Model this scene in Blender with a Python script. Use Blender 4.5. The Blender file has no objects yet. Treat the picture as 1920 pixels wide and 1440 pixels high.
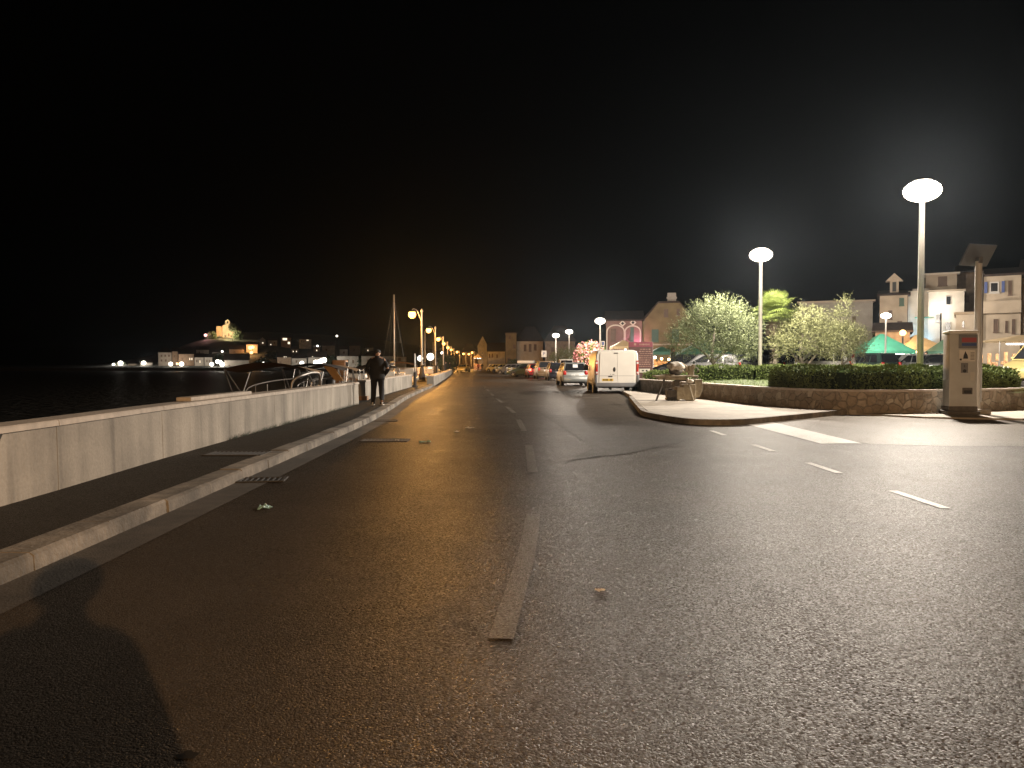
import bpy, bmesh, math, random
from mathutils import Vector, Matrix
R = math.radians
C = bpy.context.scene.collection
SC = bpy.context.scene
# ---------------------------------------------------------------- camera
CH, F, HZ = 1.35, 1443.0, 684.0
PITCH = math.atan((720 - HZ) / F)
cam = bpy.data.objects.new('camera', bpy.data.cameras.new('camera')); C.objects.link(cam)
cam.location = (0, 0, CH); cam.rotation_euler = (R(90) - PITCH, 0, 0)
cam.data.sensor_width = 36; cam.data.lens = 36 * F / 1920
cam.data.clip_start = 0.02; cam.data.clip_end = 4000
SC.camera = cam

def ray(px, py):
    u, v = (px - 960) / F, (py - 720) / F
    s, c = math.sin(PITCH), math.cos(PITCH)
    return Vector((u, c - v * s, -s - v * c))
def gp(px, py, z=0.0):
    d = ray(px, py); return Vector((0, 0, CH)) + d * ((z - CH) / d.z)
def dp(px, py, Y):
    d = ray(px, py); return Vector((0, 0, CH)) + d * (Y / d.y)
def X_(px, Y): return dp(px, HZ, Y).x
def Z_(py, Y): return dp(960, py, Y).z

# ---------------------------------------------------------------- materials
def mat(name, col, rough=.6, metal=0., var=.2, scale=2., bump=0., bscale=40., spec=.5, emit=None, es=0., detail=4., coat=0., stretch=None, var2=0., scale2=.4):
    m = bpy.data.materials.new(name); m.use_nodes = True
    nt = m.node_tree; n = nt.nodes; l = nt.links
    p = n['Principled BSDF']
    p.inputs['Roughness'].default_value = rough
    p.inputs['Metallic'].default_value = metal
    p.inputs['Specular IOR Level'].default_value = spec
    p.inputs['Coat Weight'].default_value = coat
    tc = n.new('ShaderNodeTexCoord')
    vec = tc.outputs['Object']
    if stretch:
        mp = n.new('ShaderNodeMapping'); mp.inputs['Scale'].default_value = stretch
        l.new(vec, mp.inputs[0]); vec = mp.outputs[0]
    nz = n.new('ShaderNodeTexNoise'); nz.inputs['Scale'].default_value = scale; nz.inputs['Detail'].default_value = detail
    l.new(vec, nz.inputs['Vector'])
    cr = n.new('ShaderNodeValToRGB')
    cr.color_ramp.elements[0].position = .3; cr.color_ramp.elements[1].position = .7
    cr.color_ramp.elements[0].color = tuple(max(0, c * (1 - var)) for c in col) + (1,)
    cr.color_ramp.elements[1].color = tuple(min(1, c * (1 + var)) for c in col) + (1,)
    l.new(nz.outputs['Fac'], cr.inputs[0])
    out = cr.outputs[0]
    if var2:
        n2 = n.new('ShaderNodeTexNoise'); n2.inputs['Scale'].default_value = scale2; n2.inputs['Detail'].default_value = 3
        l.new(tc.outputs['Object'], n2.inputs['Vector'])
        mr = n.new('ShaderNodeMapRange'); mr.inputs[1].default_value = .35; mr.inputs[2].default_value = .65
        mr.inputs[3].default_value = 1 - var2; mr.inputs[4].default_value = 1 + var2
        l.new(n2.outputs['Fac'], mr.inputs[0])
        mx = n.new('ShaderNodeMix'); mx.data_type = 'RGBA'; mx.blend_type = 'MULTIPLY'; mx.inputs[0].default_value = 1
        l.new(out, mx.inputs[6]); l.new(mr.outputs[0], mx.inputs[7]); out = mx.outputs[2]
    l.new(out, p.inputs['Base Color'])
    if bump:
        nb = n.new('ShaderNodeTexNoise'); nb.inputs['Scale'].default_value = bscale; nb.inputs['Detail'].default_value = 3
        l.new(tc.outputs['Object'], nb.inputs['Vector'])
        b = n.new('ShaderNodeBump'); b.inputs['Strength'].default_value = 1; b.inputs['Distance'].default_value = bump
        l.new(nb.outputs['Fac'], b.inputs['Height']); l.new(b.outputs[0], p.inputs['Normal'])
    if emit:
        p.inputs['Emission Color'].default_value = tuple(emit) + (1,); p.inputs['Emission Strength'].default_value = es
    return m

def asphalt(name, c0, c1, rough, rvar, bump, stone=75.0, spec=.5, mask=(-.12, 1.62)):
    m = bpy.data.materials.new(name); m.use_nodes = True
    n = m.node_tree.nodes; l = m.node_tree.links; p = n['Principled BSDF']
    tc = n.new('ShaderNodeTexCoord')
    vo = n.new('ShaderNodeTexVoronoi'); vo.inputs['Scale'].default_value = stone; vo.feature = 'F1'
    l.new(tc.outputs['Object'], vo.inputs['Vector'])
    nz = n.new('ShaderNodeTexNoise'); nz.inputs['Scale'].default_value = stone * 2.3; nz.inputs['Detail'].default_value = 3
    l.new(tc.outputs['Object'], nz.inputs['Vector'])
    big = n.new('ShaderNodeTexNoise'); big.inputs['Scale'].default_value = .55; big.inputs['Detail'].default_value = 6; big.inputs['Roughness'].default_value = .6
    l.new(tc.outputs['Object'], big.inputs['Vector'])
    # stones of slightly different tone
    wn = n.new('ShaderNodeSeparateColor'); l.new(vo.outputs['Color'], wn.inputs[0])
    ad = n.new('ShaderNodeMath'); ad.operation = 'MULTIPLY_ADD'; ad.inputs[1].default_value = .38; l.new(wn.outputs[0], ad.inputs[0]); l.new(big.outputs['Fac'], ad.inputs[2])
    cr = n.new('ShaderNodeValToRGB'); cr.color_ramp.elements[0].position = .35; cr.color_ramp.elements[1].position = .95
    cr.color_ramp.elements[0].color = c0 + (1,); cr.color_ramp.elements[1].color = c1 + (1,)
    l.new(ad.outputs[0], cr.inputs[0]); l.new(cr.outputs[0], p.inputs['Base Color'])
    # polished stones / duller binder
    mr = n.new('ShaderNodeMapRange'); mr.inputs[3].default_value = rough - rvar; mr.inputs[4].default_value = rough + rvar
    l.new(wn.outputs[1], mr.inputs[0])
    mp = n.new('ShaderNodeMapping'); mp.inputs['Scale'].default_value = (1.1, .05, 1); l.new(tc.outputs['Object'], mp.inputs[0])
    tr = n.new('ShaderNodeTexNoise'); tr.inputs['Scale'].default_value = 1.0; tr.inputs['Detail'].default_value = 4; l.new(mp.outputs[0], tr.inputs['Vector'])
    st = n.new('ShaderNodeTexNoise'); st.inputs['Scale'].default_value = 1.7; st.inputs['Detail'].default_value = 7; st.inputs['Roughness'].default_value = .65; l.new(tc.outputs['Object'], st.inputs['Vector'])
    t2 = n.new('ShaderNodeMath'); t2.operation = 'ADD'; l.new(tr.outputs['Fac'], t2.inputs[0]); l.new(st.outputs['Fac'], t2.inputs[1])
    t3 = n.new('ShaderNodeMapRange'); t3.inputs[1].default_value = .75; t3.inputs[2].default_value = 1.25; t3.inputs[3].default_value = -.07; t3.inputs[4].default_value = .07; l.new(t2.outputs[0], t3.inputs[0])
    t4 = n.new('ShaderNodeMath'); t4.operation = 'ADD'; t4.use_clamp = True; l.new(mr.outputs[0], t4.inputs[0]); l.new(t3.outputs[0], t4.inputs[1])
    l.new(t4.outputs[0], p.inputs['Roughness'])
    p.inputs['Specular IOR Level'].default_value = spec
    h = n.new('ShaderNodeMath'); h.operation = 'MULTIPLY_ADD'; h.inputs[1].default_value = -1.1
    l.new(vo.outputs['Distance'], h.inputs[0]); l.new(nz.outputs['Fac'], h.inputs[2])
    b1 = n.new('ShaderNodeBump'); b1.inputs['Distance'].default_value = bump; b1.inputs['Strength'].default_value = 1
    l.new(h.outputs[0], b1.inputs['Height'])
    l.new(b1.outputs[0], p.inputs['Normal'])
    # only the polished faces of some stones shine, the binder between them is matt
    df = n.new('ShaderNodeBsdfDiffuse'); l.new(cr.outputs[0], df.inputs['Color']); l.new(b1.outputs[0], df.inputs['Normal'])
    mk = n.new('ShaderNodeMapRange'); mk.inputs[1].default_value = mask[0]; mk.inputs[2].default_value = mask[1]; l.new(wn.outputs[2], mk.inputs[0])
    ms = n.new('ShaderNodeMixShader'); l.new(mk.outputs[0], ms.inputs[0]); l.new(df.outputs[0], ms.inputs[1]); l.new(p.outputs[0], ms.inputs[2])
    l.new(ms.outputs[0], n['Material Output'].inputs[0])
    return m

def concrete_wall_mat(name, col):
    m = bpy.data.materials.new(name); m.use_nodes = True
    n = m.node_tree.nodes; l = m.node_tree.links; p = n['Principled BSDF']; p.inputs['Roughness'].default_value = .85
    tc = n.new('ShaderNodeTexCoord')
    def noise(sc, det, st=None):
        t = n.new('ShaderNodeTexNoise'); t.inputs['Scale'].default_value = sc; t.inputs['Detail'].default_value = det
        if st:
            mp = n.new('ShaderNodeMapping'); mp.inputs['Scale'].default_value = st; l.new(tc.outputs['Object'], mp.inputs[0]); l.new(mp.outputs[0], t.inputs['Vector'])
        else: l.new(tc.outputs['Object'], t.inputs['Vector'])
        return t
    def rng(src, a, b, lo, hi):
        r = n.new('ShaderNodeMapRange'); r.inputs[1].default_value = a; r.inputs[2].default_value = b; r.inputs[3].default_value = lo; r.inputs[4].default_value = hi
        l.new(src, r.inputs[0]); return r.outputs[0]
    def mul(a, b):
        q = n.new('ShaderNodeMath'); q.operation = 'MULTIPLY'; l.new(a, q.inputs[0]); l.new(b, q.inputs[1]); return q.outputs[0]
    blot = rng(noise(1.1, 5).outputs['Fac'], .3, .7, .72, 1.18)
    streak = rng(noise(2.2, 4, (1, 1, .12)).outputs['Fac'], .38, .62, .80, 1.10)   # run-off streaks
    fine = rng(noise(30, 3).outputs['Fac'], .3, .7, .92, 1.08)
    drip = rng(noise(4.5, 2, (1, 1, .1)).outputs['Fac'], .58, .68, 1.0, .76)
    v = mul(mul(blot, streak), mul(fine, drip))
    cc = n.new('ShaderNodeMix'); cc.data_type = 'RGBA'; cc.blend_type = 'MULTIPLY'; cc.inputs[0].default_value = 1
    cc.inputs[6].default_value = col + (1,); l.new(v, cc.inputs[7]); l.new(cc.outputs[2], p.inputs['Base Color'])
    b = n.new('ShaderNodeBump'); b.inputs['Distance'].default_value = .006; l.new(noise(22, 4).outputs['Fac'], b.inputs['Height']); l.new(b.outputs[0], p.inputs['Normal'])
    return m

def stone_mat(name):
    m = bpy.data.materials.new(name); m.use_nodes = True
    n = m.node_tree.nodes; l = m.node_tree.links; p = n['Principled BSDF']; p.inputs['Roughness'].default_value = .85
    tc = n.new('ShaderNodeTexCoord')
    wz = n.new('ShaderNodeTexNoise'); wz.inputs['Scale'].default_value = 3; l.new(tc.outputs['Object'], wz.inputs['Vector'])
    wm = n.new('ShaderNodeVectorMath'); wm.operation = 'MULTIPLY_ADD'; wm.inputs[1].default_value = (.12, .12, .12); l.new(wz.outputs['Color'], wm.inputs[0]); l.new(tc.outputs['Object'], wm.inputs[2])
    vo = n.new('ShaderNodeTexVoronoi'); vo.inputs['Scale'].default_value = 4.3; l.new(wm.outputs[0], vo.inputs['Vector'])
    ve = n.new('ShaderNodeTexVoronoi'); ve.feature = 'DISTANCE_TO_EDGE'; ve.inputs['Scale'].default_value = 4.3; l.new(wm.outputs[0], ve.inputs['Vector'])
    sp = n.new('ShaderNodeSeparateColor'); l.new(vo.outputs['Color'], sp.inputs[0])
    cr = n.new('ShaderNodeValToRGB'); e = cr.color_ramp.elements
    e[0].color = (.22, .18, .14, 1); e[1].color = (.40, .35, .29, 1); k = e.new(.5); k.color = (.29, .235, .18, 1)
    l.new(sp.outputs[0], cr.inputs[0])
    mk = n.new('ShaderNodeMapRange'); mk.inputs[1].default_value = .02; mk.inputs[2].default_value = .07; l.new(ve.outputs['Distance'], mk.inputs[0])
    mx = n.new('ShaderNodeMix'); mx.data_type = 'RGBA'; l.new(mk.outputs[0], mx.inputs[0]); mx.inputs[6].default_value = (.27, .235, .19, 1); l.new(cr.outputs[0], mx.inputs[7])
    fz = n.new('ShaderNodeTexNoise'); fz.inputs['Scale'].default_value = 12; fz.inputs['Detail'].default_value = 5; l.new(tc.outputs['Object'], fz.inputs['Vector'])
    fr = n.new('ShaderNodeMapRange'); fr.inputs[3].default_value = .6; fr.inputs[4].default_value = 1.4; l.new(fz.outputs['Fac'], fr.inputs[0])
    m2 = n.new('ShaderNodeMix'); m2.data_type = 'RGBA'; m2.blend_type = 'MULTIPLY'; m2.inputs[0].default_value = 1; l.new(mx.outputs[2], m2.inputs[6]); l.new(fr.outputs[0], m2.inputs[7])
    l.new(m2.outputs[2], p.inputs['Base Color'])
    ad = n.new('ShaderNodeMath'); ad.operation = 'MULTIPLY_ADD'; ad.inputs[1].default_value = .3; l.new(fz.outputs['Fac'], ad.inputs[0]); l.new(mk.outputs[0], ad.inputs[2])
    b = n.new('ShaderNodeBump'); b.inputs['Distance'].default_value = .03; l.new(ad.outputs[0], b.inputs['Height']); l.new(b.outputs[0], p.inputs['Normal'])
    return m

def water_mat():
    m = bpy.data.materials.new('sea_water'); m.use_nodes = True
    n = m.node_tree.nodes; l = m.node_tree.links; p = n['Principled BSDF']
    p.inputs['Base Color'].default_value = (.004, .007, .009, 1); p.inputs['Roughness'].default_value = .5; p.inputs['IOR'].default_value = 1.33
    tc = n.new('ShaderNodeTexCoord'); nz = n.new('ShaderNodeTexNoise'); nz.inputs['Scale'].default_value = 1.6; nz.inputs['Detail'].default_value = 5
    l.new(tc.outputs['Object'], nz.inputs['Vector'])
    b = n.new('ShaderNodeBump'); b.inputs['Distance'].default_value = .9; l.new(nz.outputs['Fac'], b.inputs['Height']); l.new(b.outputs[0], p.inputs['Normal'])
    return m

def emis(name, col, s):
    m = bpy.data.materials.new(name); m.use_nodes = True
    n = m.node_tree.nodes; l = m.node_tree.links
    for q in list(n):
        if q.type == 'BSDF_PRINCIPLED': n.remove(q)
    e = n.new('ShaderNodeEmission'); e.inputs[0].default_value = tuple(col) + (1,); e.inputs[1].default_value = s
    l.new(e.outputs[0], n['Material Output'].inputs[0]); return m

def opal(name, col, s, fac=.3):
    m = bpy.data.materials.new(name); m.use_nodes = True; n = m.node_tree.nodes; l = m.node_tree.links
    for q in list(n):
        if q.type == 'BSDF_PRINCIPLED': n.remove(q)
    e = n.new('ShaderNodeEmission'); e.inputs[0].default_value = tuple(col) + (1,); e.inputs[1].default_value = s / (fac * (2 - fac))
    t = n.new('ShaderNodeBsdfTransparent'); x = n.new('ShaderNodeMixShader'); x.inputs[0].default_value = fac
    l.new(t.outputs[0], x.inputs[1]); l.new(e.outputs[0], x.inputs[2]); l.new(x.outputs[0], n['Material Output'].inputs[0]); return m
def lamp(parent, loc, col, I, r):
    ld = bpy.data.lights.new('bulb', 'POINT'); ld.color = col; ld.energy = 4 * math.pi * I / .7; ld.shadow_soft_size = r
    o = bpy.data.objects.new('bulb', ld); C.objects.link(o); o.parent = parent; o.location = loc; return o
WHITE_L = (1, .88, .74); ORANGE_L = (1, .46, .105)
M = {}
M['asphalt'] = asphalt('road_asphalt', (.032, .0265, .0215), (.075, .061, .048), .40, .14, .0027, stone=98)
M['asphalt_new'] = asphalt('patched_asphalt', (.026, .022, .019), (.064, .052, .041), .46, .13, .0026, stone=108)
M['asphalt_pale'] = asphalt('pale_asphalt', (.085, .072, .058), (.17, .148, .122), .40, .12, .0022, stone=98, mask=(-.12, 1.5))  # paler asphalt tone, used for the side road sheet
M['pave_asphalt'] = asphalt('pavement_asphalt', (.030, .027, .023), (.056, .050, .043), .68, .1, .0025, stone=100)
M['slab'] = mat('pavement_concrete', (.30, .265, .22), .8, var=.16, scale=6, bump=.004, bscale=60, var2=.2, scale2=.8)
M['kerb'] = mat('kerb_concrete', (.18, .158, .132), .85, var=.3, scale=7, bump=.008, bscale=30, var2=.45, scale2=1.2)
M['gutter'] = mat('gutter_concrete', (.062, .053, .044), .8, var=.2, scale=8, bump=.004, bscale=60, var2=.3, scale2=1.0)
M['wall'] = concrete_wall_mat('sea_wall_concrete', (.31, .28, .24))
M['cap'] = mat('coping_concrete', (.40, .35, .30), .8, var=.15, scale=8, bump=.004, bscale=40, var2=.15)
M['joint'] = mat('dark_joint', (.03, .027, .024), .9)
M['stone'] = stone_mat('garden_stone')
M['paint'] = asphalt('road_paint', (.24, .22, .195), (.46, .43, .39), .36, .10, .0022, stone=98, mask=(-.6, .8))
M['paint_worn'] = asphalt('road_paint_worn', (.072, .063, .053), (.138, .122, .103), .40, .14, .0027, stone=98)
M['sea'] = water_mat()
M['hill'] = mat('hill_scrub', (.012, .015, .009), .95, var=.6, scale=.2)
M['earth'] = mat('earth', (.05, .042, .034), .9, var=.3, scale=1, bump=.01, bscale=12)
M['soil_grass'] = mat('lawn_turf', (.085, .12, .03), .9, var=.35, scale=5, bump=.02, bscale=30)
M['grass'] = mat('grass_blade', (.12, .17, .045), .7, var=.3, scale=3)
M['olive'] = mat('olive_leaf', (.11, .13, .065), .65, spec=.2, var=.35, scale=2.5)
M['olive_b'] = mat('olive_leaf_pale', (.16, .17, .08), .65, spec=.2, var=.3, scale=2.5)
M['hedge'] = mat('hedge_leaf', (.12, .16, .05), .8, spec=.1, var=.45, scale=3.5)
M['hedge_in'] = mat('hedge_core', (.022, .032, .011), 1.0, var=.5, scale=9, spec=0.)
M['bark'] = mat('bark', (.10, .085, .065), .9, var=.4, scale=6, bump=.02, bscale=18)
M['palm'] = mat('palm_leaf', (.085, .112, .025), .6, spec=.25, var=.3, scale=3)
M['palm_dead'] = mat('palm_dead_leaf', (.075, .055, .032), .8, var=.4, scale=5)
M['pink'] = mat('oleander_blossom', (.50, .20, .20), .6, var=.4, scale=4)
M['treedark'] = mat('dark_foliage', (.03, .045, .02), .7, var=.4, scale=2)
M['post'] = mat('lamp_post_grey', (.42, .40, .37), .55, var=.08, scale=3)
M['iron'] = mat('cast_iron', (.03, .026, .024), .75, metal=.0, var=.2)
M['galv'] = mat('galvanised_steel', (.30, .29, .28), .45, metal=.6, var=.2, scale=8)
M['steel'] = mat('stainless_tube', (.34, .32, .30), .45, metal=.8, var=.1)
M['glass'] = mat('dark_glass', (.012, .013, .015), .08, var=.1, spec=.6)
M['rubber'] = mat('tyre_rubber', (.015, .015, .015), .85, var=.2, scale=10)
M['plastic_dk'] = mat('dark_plastic', (.03, .03, .032), .6, var=.15)
M['plastic_gr'] = mat('grey_bumper_plastic', (.14, .14, .145), .6, var=.1)
M['chrome'] = mat('alloy', (.5, .5, .5), .3, metal=.8, var=.05)
M['tar'] = mat('soft_tar', (.02, .018, .016), .95, spec=.03)
M['red_lens'] = mat('red_lens', (.35, .012, .01), .2, var=.1)
M['amber_lens'] = mat('amber_lens', (.6, .18, .03), .2, var=.1)
M['clear_lens'] = mat('clear_lens', (.6, .6, .6), .15, var=.05)
M['plate_y'] = mat('yellow_plate', (.62, .40, .06), .5, var=.05)
M['plate_w'] = mat('white_plate', (.6, .6, .58), .5, var=.05)
M['ink'] = mat('black_ink', (.015, .015, .015), .6, var=.05)
M['white'] = mat('white_paint', (.62, .60, .56), .38, var=.05, scale=2, coat=.3)
M['ticket'] = mat('grey_cabinet_paint', (.38, .38, .37), .5, var=.08, scale=4, bump=.001, bscale=60)
M['skin'] = mat('skin', (.45, .27, .19), .6, var=.06)
M['hair'] = mat('dark_hair', (.018, .014, .011), .7, var=.3, scale=20)
M['panel_back'] = mat('panel_back', (.07, .068, .065), .6, var=.1)
M['jacket'] = mat('black_jacket', (.014, .014, .016), .8, var=.3, scale=9, bump=.004, bscale=30)
M['trouser'] = mat('dark_trousers', (.011, .011, .013), .85, var=.3, scale=9, bump=.003, bscale=30)
M['shoe'] = mat('pale_shoe', (.55, .52, .48), .6, var=.1)
M['far_wall'] = mat('far_plaster', (.26, .235, .20), .9, var=.2, scale=.6)
M['machine'] = mat('dusty_machine_paint', (.30, .265, .20), .75, var=.25, scale=7, bump=.003, bscale=40, var2=.2, scale2=3)
M['dust_dk'] = mat('dusty_dark_metal', (.085, .075, .065), .75, var=.3, scale=9)
M['sack'] = mat('pale_plastic_sheet', (.50, .46, .40), .55, var=.12, scale=6, bump=.02, bscale=9)
M['canvas_br'] = mat('brown_canvas', (.20, .13, .075), .85, var=.2, scale=4)
M['canvas_or'] = mat('tan_canvas', (.42, .25, .11), .8, var=.15, scale=4)
M['canvas_dk'] = mat('dark_canvas', (.02, .02, .024), .8, var=.2)
M['gelcoat'] = mat('boat_gelcoat', (.55, .52, .46), .3, var=.08, scale=1.5, coat=.3)
M['hull_dk'] = mat('dark_hull', (.05, .045, .05), .4, var=.2)
M['wood'] = mat('varnished_wood', (.25, .12, .05), .5, var=.3, scale=4, stretch=(1, 6, 6))
M['mast'] = mat('mast_metal', (.38, .33, .26), .5, metal=.3, var=.15)
M['tent_green'] = mat('green_canvas', (.035, .20, .13), .75, var=.15, scale=2)
M['tent_dkgreen'] = mat('dark_green_canvas', (.02, .07, .045), .75, var=.15, scale=2)
M['tent_cream'] = mat('cream_canvas', (.55, .42, .25), .75, var=.12, scale=2)
M['tile'] = mat('roof_tile', (.032, .02, .016), .85, var=.35, scale=3, bump=.03, bscale=8)
M['pl_yellow'] = mat('ochre_plaster', (.16, .12, .062), .9, var=.18, scale=1.2, var2=.15)
M['pl_pink'] = mat('pink_plaster', (.17, .105, .09), .9, var=.18, scale=1.2, var2=.15)
M['pl_white'] = mat('pale_plaster', (.50, .45, .38), .9, var=.15, scale=1., var2=.15)
M['pl_grey'] = mat('grey_plaster', (.28, .26, .23), .9, var=.18, scale=1., var2=.18)
M['pl_beige'] = mat('beige_plaster', (.36, .30, .23), .9, var=.15, scale=1., var2=.15)
M['pl_brown'] = mat('brown_stone', (.18, .13, .09), .9, var=.25, scale=2)
M['shutter_g'] = mat('green_shutter', (.03, .075, .05), .6, var=.15)
M['shutter_b'] = mat('brown_shutter', (.10, .06, .04), .6, var=.2)
M['frame_w'] = mat('white_frame', (.45, .43, .40), .6, var=.08)
M['board'] = mat('dark_red_board', (.07, .022, .022), .5, var=.15)
M['board_red'] = mat('crimson_header', (.17, .02, .045), .5, var=.1)
M['sign_mark'] = mat('faded_print', (.28, .16, .13), .6, var=.3, scale=30)
M['paper'] = mat('pale_paper', (.55, .52, .48), .7, var=.1)
M['blue'] = mat('sign_blue', (.03, .06, .20), .5, var=.05)
M['red'] = mat('sign_red', (.30, .05, .05), .5, var=.05)
M['teal_litter'] = mat('pale_teal_wrapper', (.30, .50, .50), .5, var=.2, scale=20)
M['cone_red'] = mat('red_plastic', (.45, .04, .03), .5, var=.1)
M['goods'] = mat('stall_goods', (.40, .22, .10), .8, var=.6, scale=6)
M['goods2'] = mat('stall_cloth', (.45, .30, .33), .8, var=.6, scale=5)

# ---------------------------------------------------------------- mesh builder
class MB:
    def __init__(s): s.v = []; s.f = []; s.mi = []; s.cur = 0
    def add(s, vs, fs):
        o = len(s.v); s.v += [tuple(v) for v in vs]; s.f += [tuple(o + i for i in f) for f in fs]; s.mi += [s.cur] * len(fs); return s
    def box(s, c, d, rot=None):
        vs = [Vector((x * d[0] / 2, y * d[1] / 2, z * d[2] / 2)) for x in (-1, 1) for y in (-1, 1) for z in (-1, 1)]
        if rot is not None: vs = [rot @ v for v in vs]
        c = Vector(c)
        return s.add([v + c for v in vs], [(0, 1, 3, 2), (4, 6, 7, 5), (0, 4, 5, 1), (2, 3, 7, 6), (0, 2, 6, 4), (1, 5, 7, 3)])
    def rbox(s, c, d, r=.02, rot=None, seg=2):
        bm = bmesh.new(); bmesh.ops.create_cube(bm, size=1)
        for v in bm.verts: v.co = Vector((v.co.x * d[0], v.co.y * d[1], v.co.z * d[2]))
        bmesh.ops.bevel(bm, geom=list(bm.edges), offset=min(r, min(d) * .45), segments=seg, affect='EDGES', profile=.6)
        bm.verts.index_update(); c = Vector(c)
        vs = [(rot @ v.co if rot is not None else v.co) + c for v in bm.verts]
        fs = [[v.index for v in f.verts] for f in bm.faces]; bm.free()
        return s.add(vs, fs)
    def tube(s, p0, p1, r0, r1=None, n=8, cap=True):
        r1 = r0 if r1 is None else r1; p0 = Vector(p0); p1 = Vector(p1); d = (p1 - p0)
        q = d.to_track_quat('Z', 'Y'); vs = []
        for p, r in ((p0, r0), (p1, r1)):
            for i in range(n):
                a = 2 * math.pi * i / n; vs.append(p + q @ Vector((r * math.cos(a), r * math.sin(a), 0)))
        fs = [(i, (i + 1) % n, n + (i + 1) % n, n + i) for i in range(n)]
        if cap: fs += [tuple(range(n - 1, -1, -1)), tuple(range(n, 2 * n))]
        return s.add(vs, fs)
    def path(s, pts, r, n=8, cap=True):
        pts = [Vector(p) for p in pts]; rs = r if isinstance(r, (list, tuple)) else [r] * len(pts); vs = []
        for k, p in enumerate(pts):
            d = pts[min(k + 1, len(pts) - 1)] - pts[max(k - 1, 0)]
            q = d.to_track_quat('Z', 'Y')
            for i in range(n):
                a = 2 * math.pi * i / n; vs.append(p + q @ Vector((rs[k] * math.cos(a), rs[k] * math.sin(a), 0)))
        fs = []
        for k in range(len(pts) - 1):
            for i in range(n): fs.append((k * n + i, k * n + (i + 1) % n, (k + 1) * n + (i + 1) % n, (k + 1) * n + i))
        if cap: fs += [tuple(range(n - 1, -1, -1)), tuple(range((len(pts) - 1) * n, len(pts) * n))]
        return s.add(vs, fs)
    def lathe(s, prof, c=(0, 0, 0), n=16, axis='Z'):
        c = Vector(c); vs = []; k = len(prof)
        for r, z in prof:
            for i in range(n):
                a = 2 * math.pi * i / n
                v = Vector((r * math.cos(a), r * math.sin(a), z))
                if axis == 'X': v = Vector((v.z, v.x, v.y))
                if axis == 'Y': v = Vector((v.y, v.z, v.x))
                vs.append(c + v)
        fs = []
        for j in range(k - 1):
            for i in range(n): fs.append((j * n + i, j * n + (i + 1) % n, (j + 1) * n + (i + 1) % n, (j + 1) * n + i))
        fs += [tuple(range(n - 1, -1, -1)), tuple(range((k - 1) * n, k * n))]
        return s.add(vs, fs)
    def ell(s, c, r, n=16, m=8, rot=None):
        c = Vector(c); r = (r, r, r) if not isinstance(r, (tuple, list)) else r; vs = [Vector((0, 0, -r[2]))]
        for j in range(1, m):
            t = math.pi * j / m - math.pi / 2
            for i in range(n):
                a = 2 * math.pi * i / n; vs.append(Vector((r[0] * math.cos(t) * math.cos(a), r[1] * math.cos(t) * math.sin(a), r[2] * math.sin(t))))
        vs.append(Vector((0, 0, r[2])))
        if rot is not None: vs = [rot @ v for v in vs]
        fs = [(0, 1 + (i + 1) % n, 1 + i) for i in range(n)]
        for j in range(m - 2):
            for i in range(n): fs.append((1 + j * n + i, 1 + j * n + (i + 1) % n, 1 + (j + 1) * n + (i + 1) % n, 1 + (j + 1) * n + i))
        L = len(vs) - 1
        fs += [(L, 1 + (m - 2) * n + i, 1 + (m - 2) * n + (i + 1) % n) for i in range(n)]
        return s.add([v + c for v in vs], fs)
    def loft(s, secs, cap=True, closed=True):
        n = len(secs[0]); vs = [v for q in secs for v in q]; fs = []
        for k in range(len(secs) - 1):
            for i in range(n if closed else n - 1): fs.append((k * n + i, k * n + (i + 1) % n, (k + 1) * n + (i + 1) % n, (k + 1) * n + i))
        if cap: fs += [tuple(range(n - 1, -1, -1)), tuple(range((len(secs) - 1) * n, len(secs) * n))]
        return s.add(vs, fs)
    def prism(s, poly, z0, z1):
        n = len(poly); vs = [(x, y, z0) for x, y in poly] + [(x, y, z1) for x, y in poly]
        return s.add(vs, [tuple(range(n - 1, -1, -1)), tuple(range(n, 2 * n))] + [(i, (i + 1) % n, n + (i + 1) % n, n + i) for i in range(n)])
    def xprism(s, poly, x0, x1):   # polygon in (y,z), extruded in x
        n = len(poly); vs = [(x0, y, z) for y, z in poly] + [(x1, y, z) for y, z in poly]
        return s.add(vs, [tuple(range(n)), tuple(range(2 * n - 1, n - 1, -1))] + [(i, n + i, n + (i + 1) % n, (i + 1) % n) for i in range(n)])
    def yprism(s, poly, y0, y1):   # polygon in (x,z), extruded in y
        n = len(poly); vs = [(x, y0, z) for x, z in poly] + [(x, y1, z) for x, z in poly]
        return s.add(vs, [tuple(range(n)), tuple(range(2 * n - 1, n - 1, -1))] + [(i, n + i, n + (i + 1) % n, (i + 1) % n) for i in range(n)])
    def quad(s, a, b, c, d): return s.add([a, b, c, d], [(0, 1, 2, 3)])
    def slabq(s, a, b, c, d, t):   # quad with thickness along its normal
        a, b, c, d = map(Vector, (a, b, c, d)); nrm = (b - a).cross(d - a).normalized() * t
        vs = [a, b, c, d, a + nrm, b + nrm, c + nrm, d + nrm]
        return s.add(vs, [(3, 2, 1, 0), (4, 5, 6, 7), (0, 1, 5, 4), (1, 2, 6, 5), (2, 3, 7, 6), (3, 0, 4, 7)])
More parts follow.
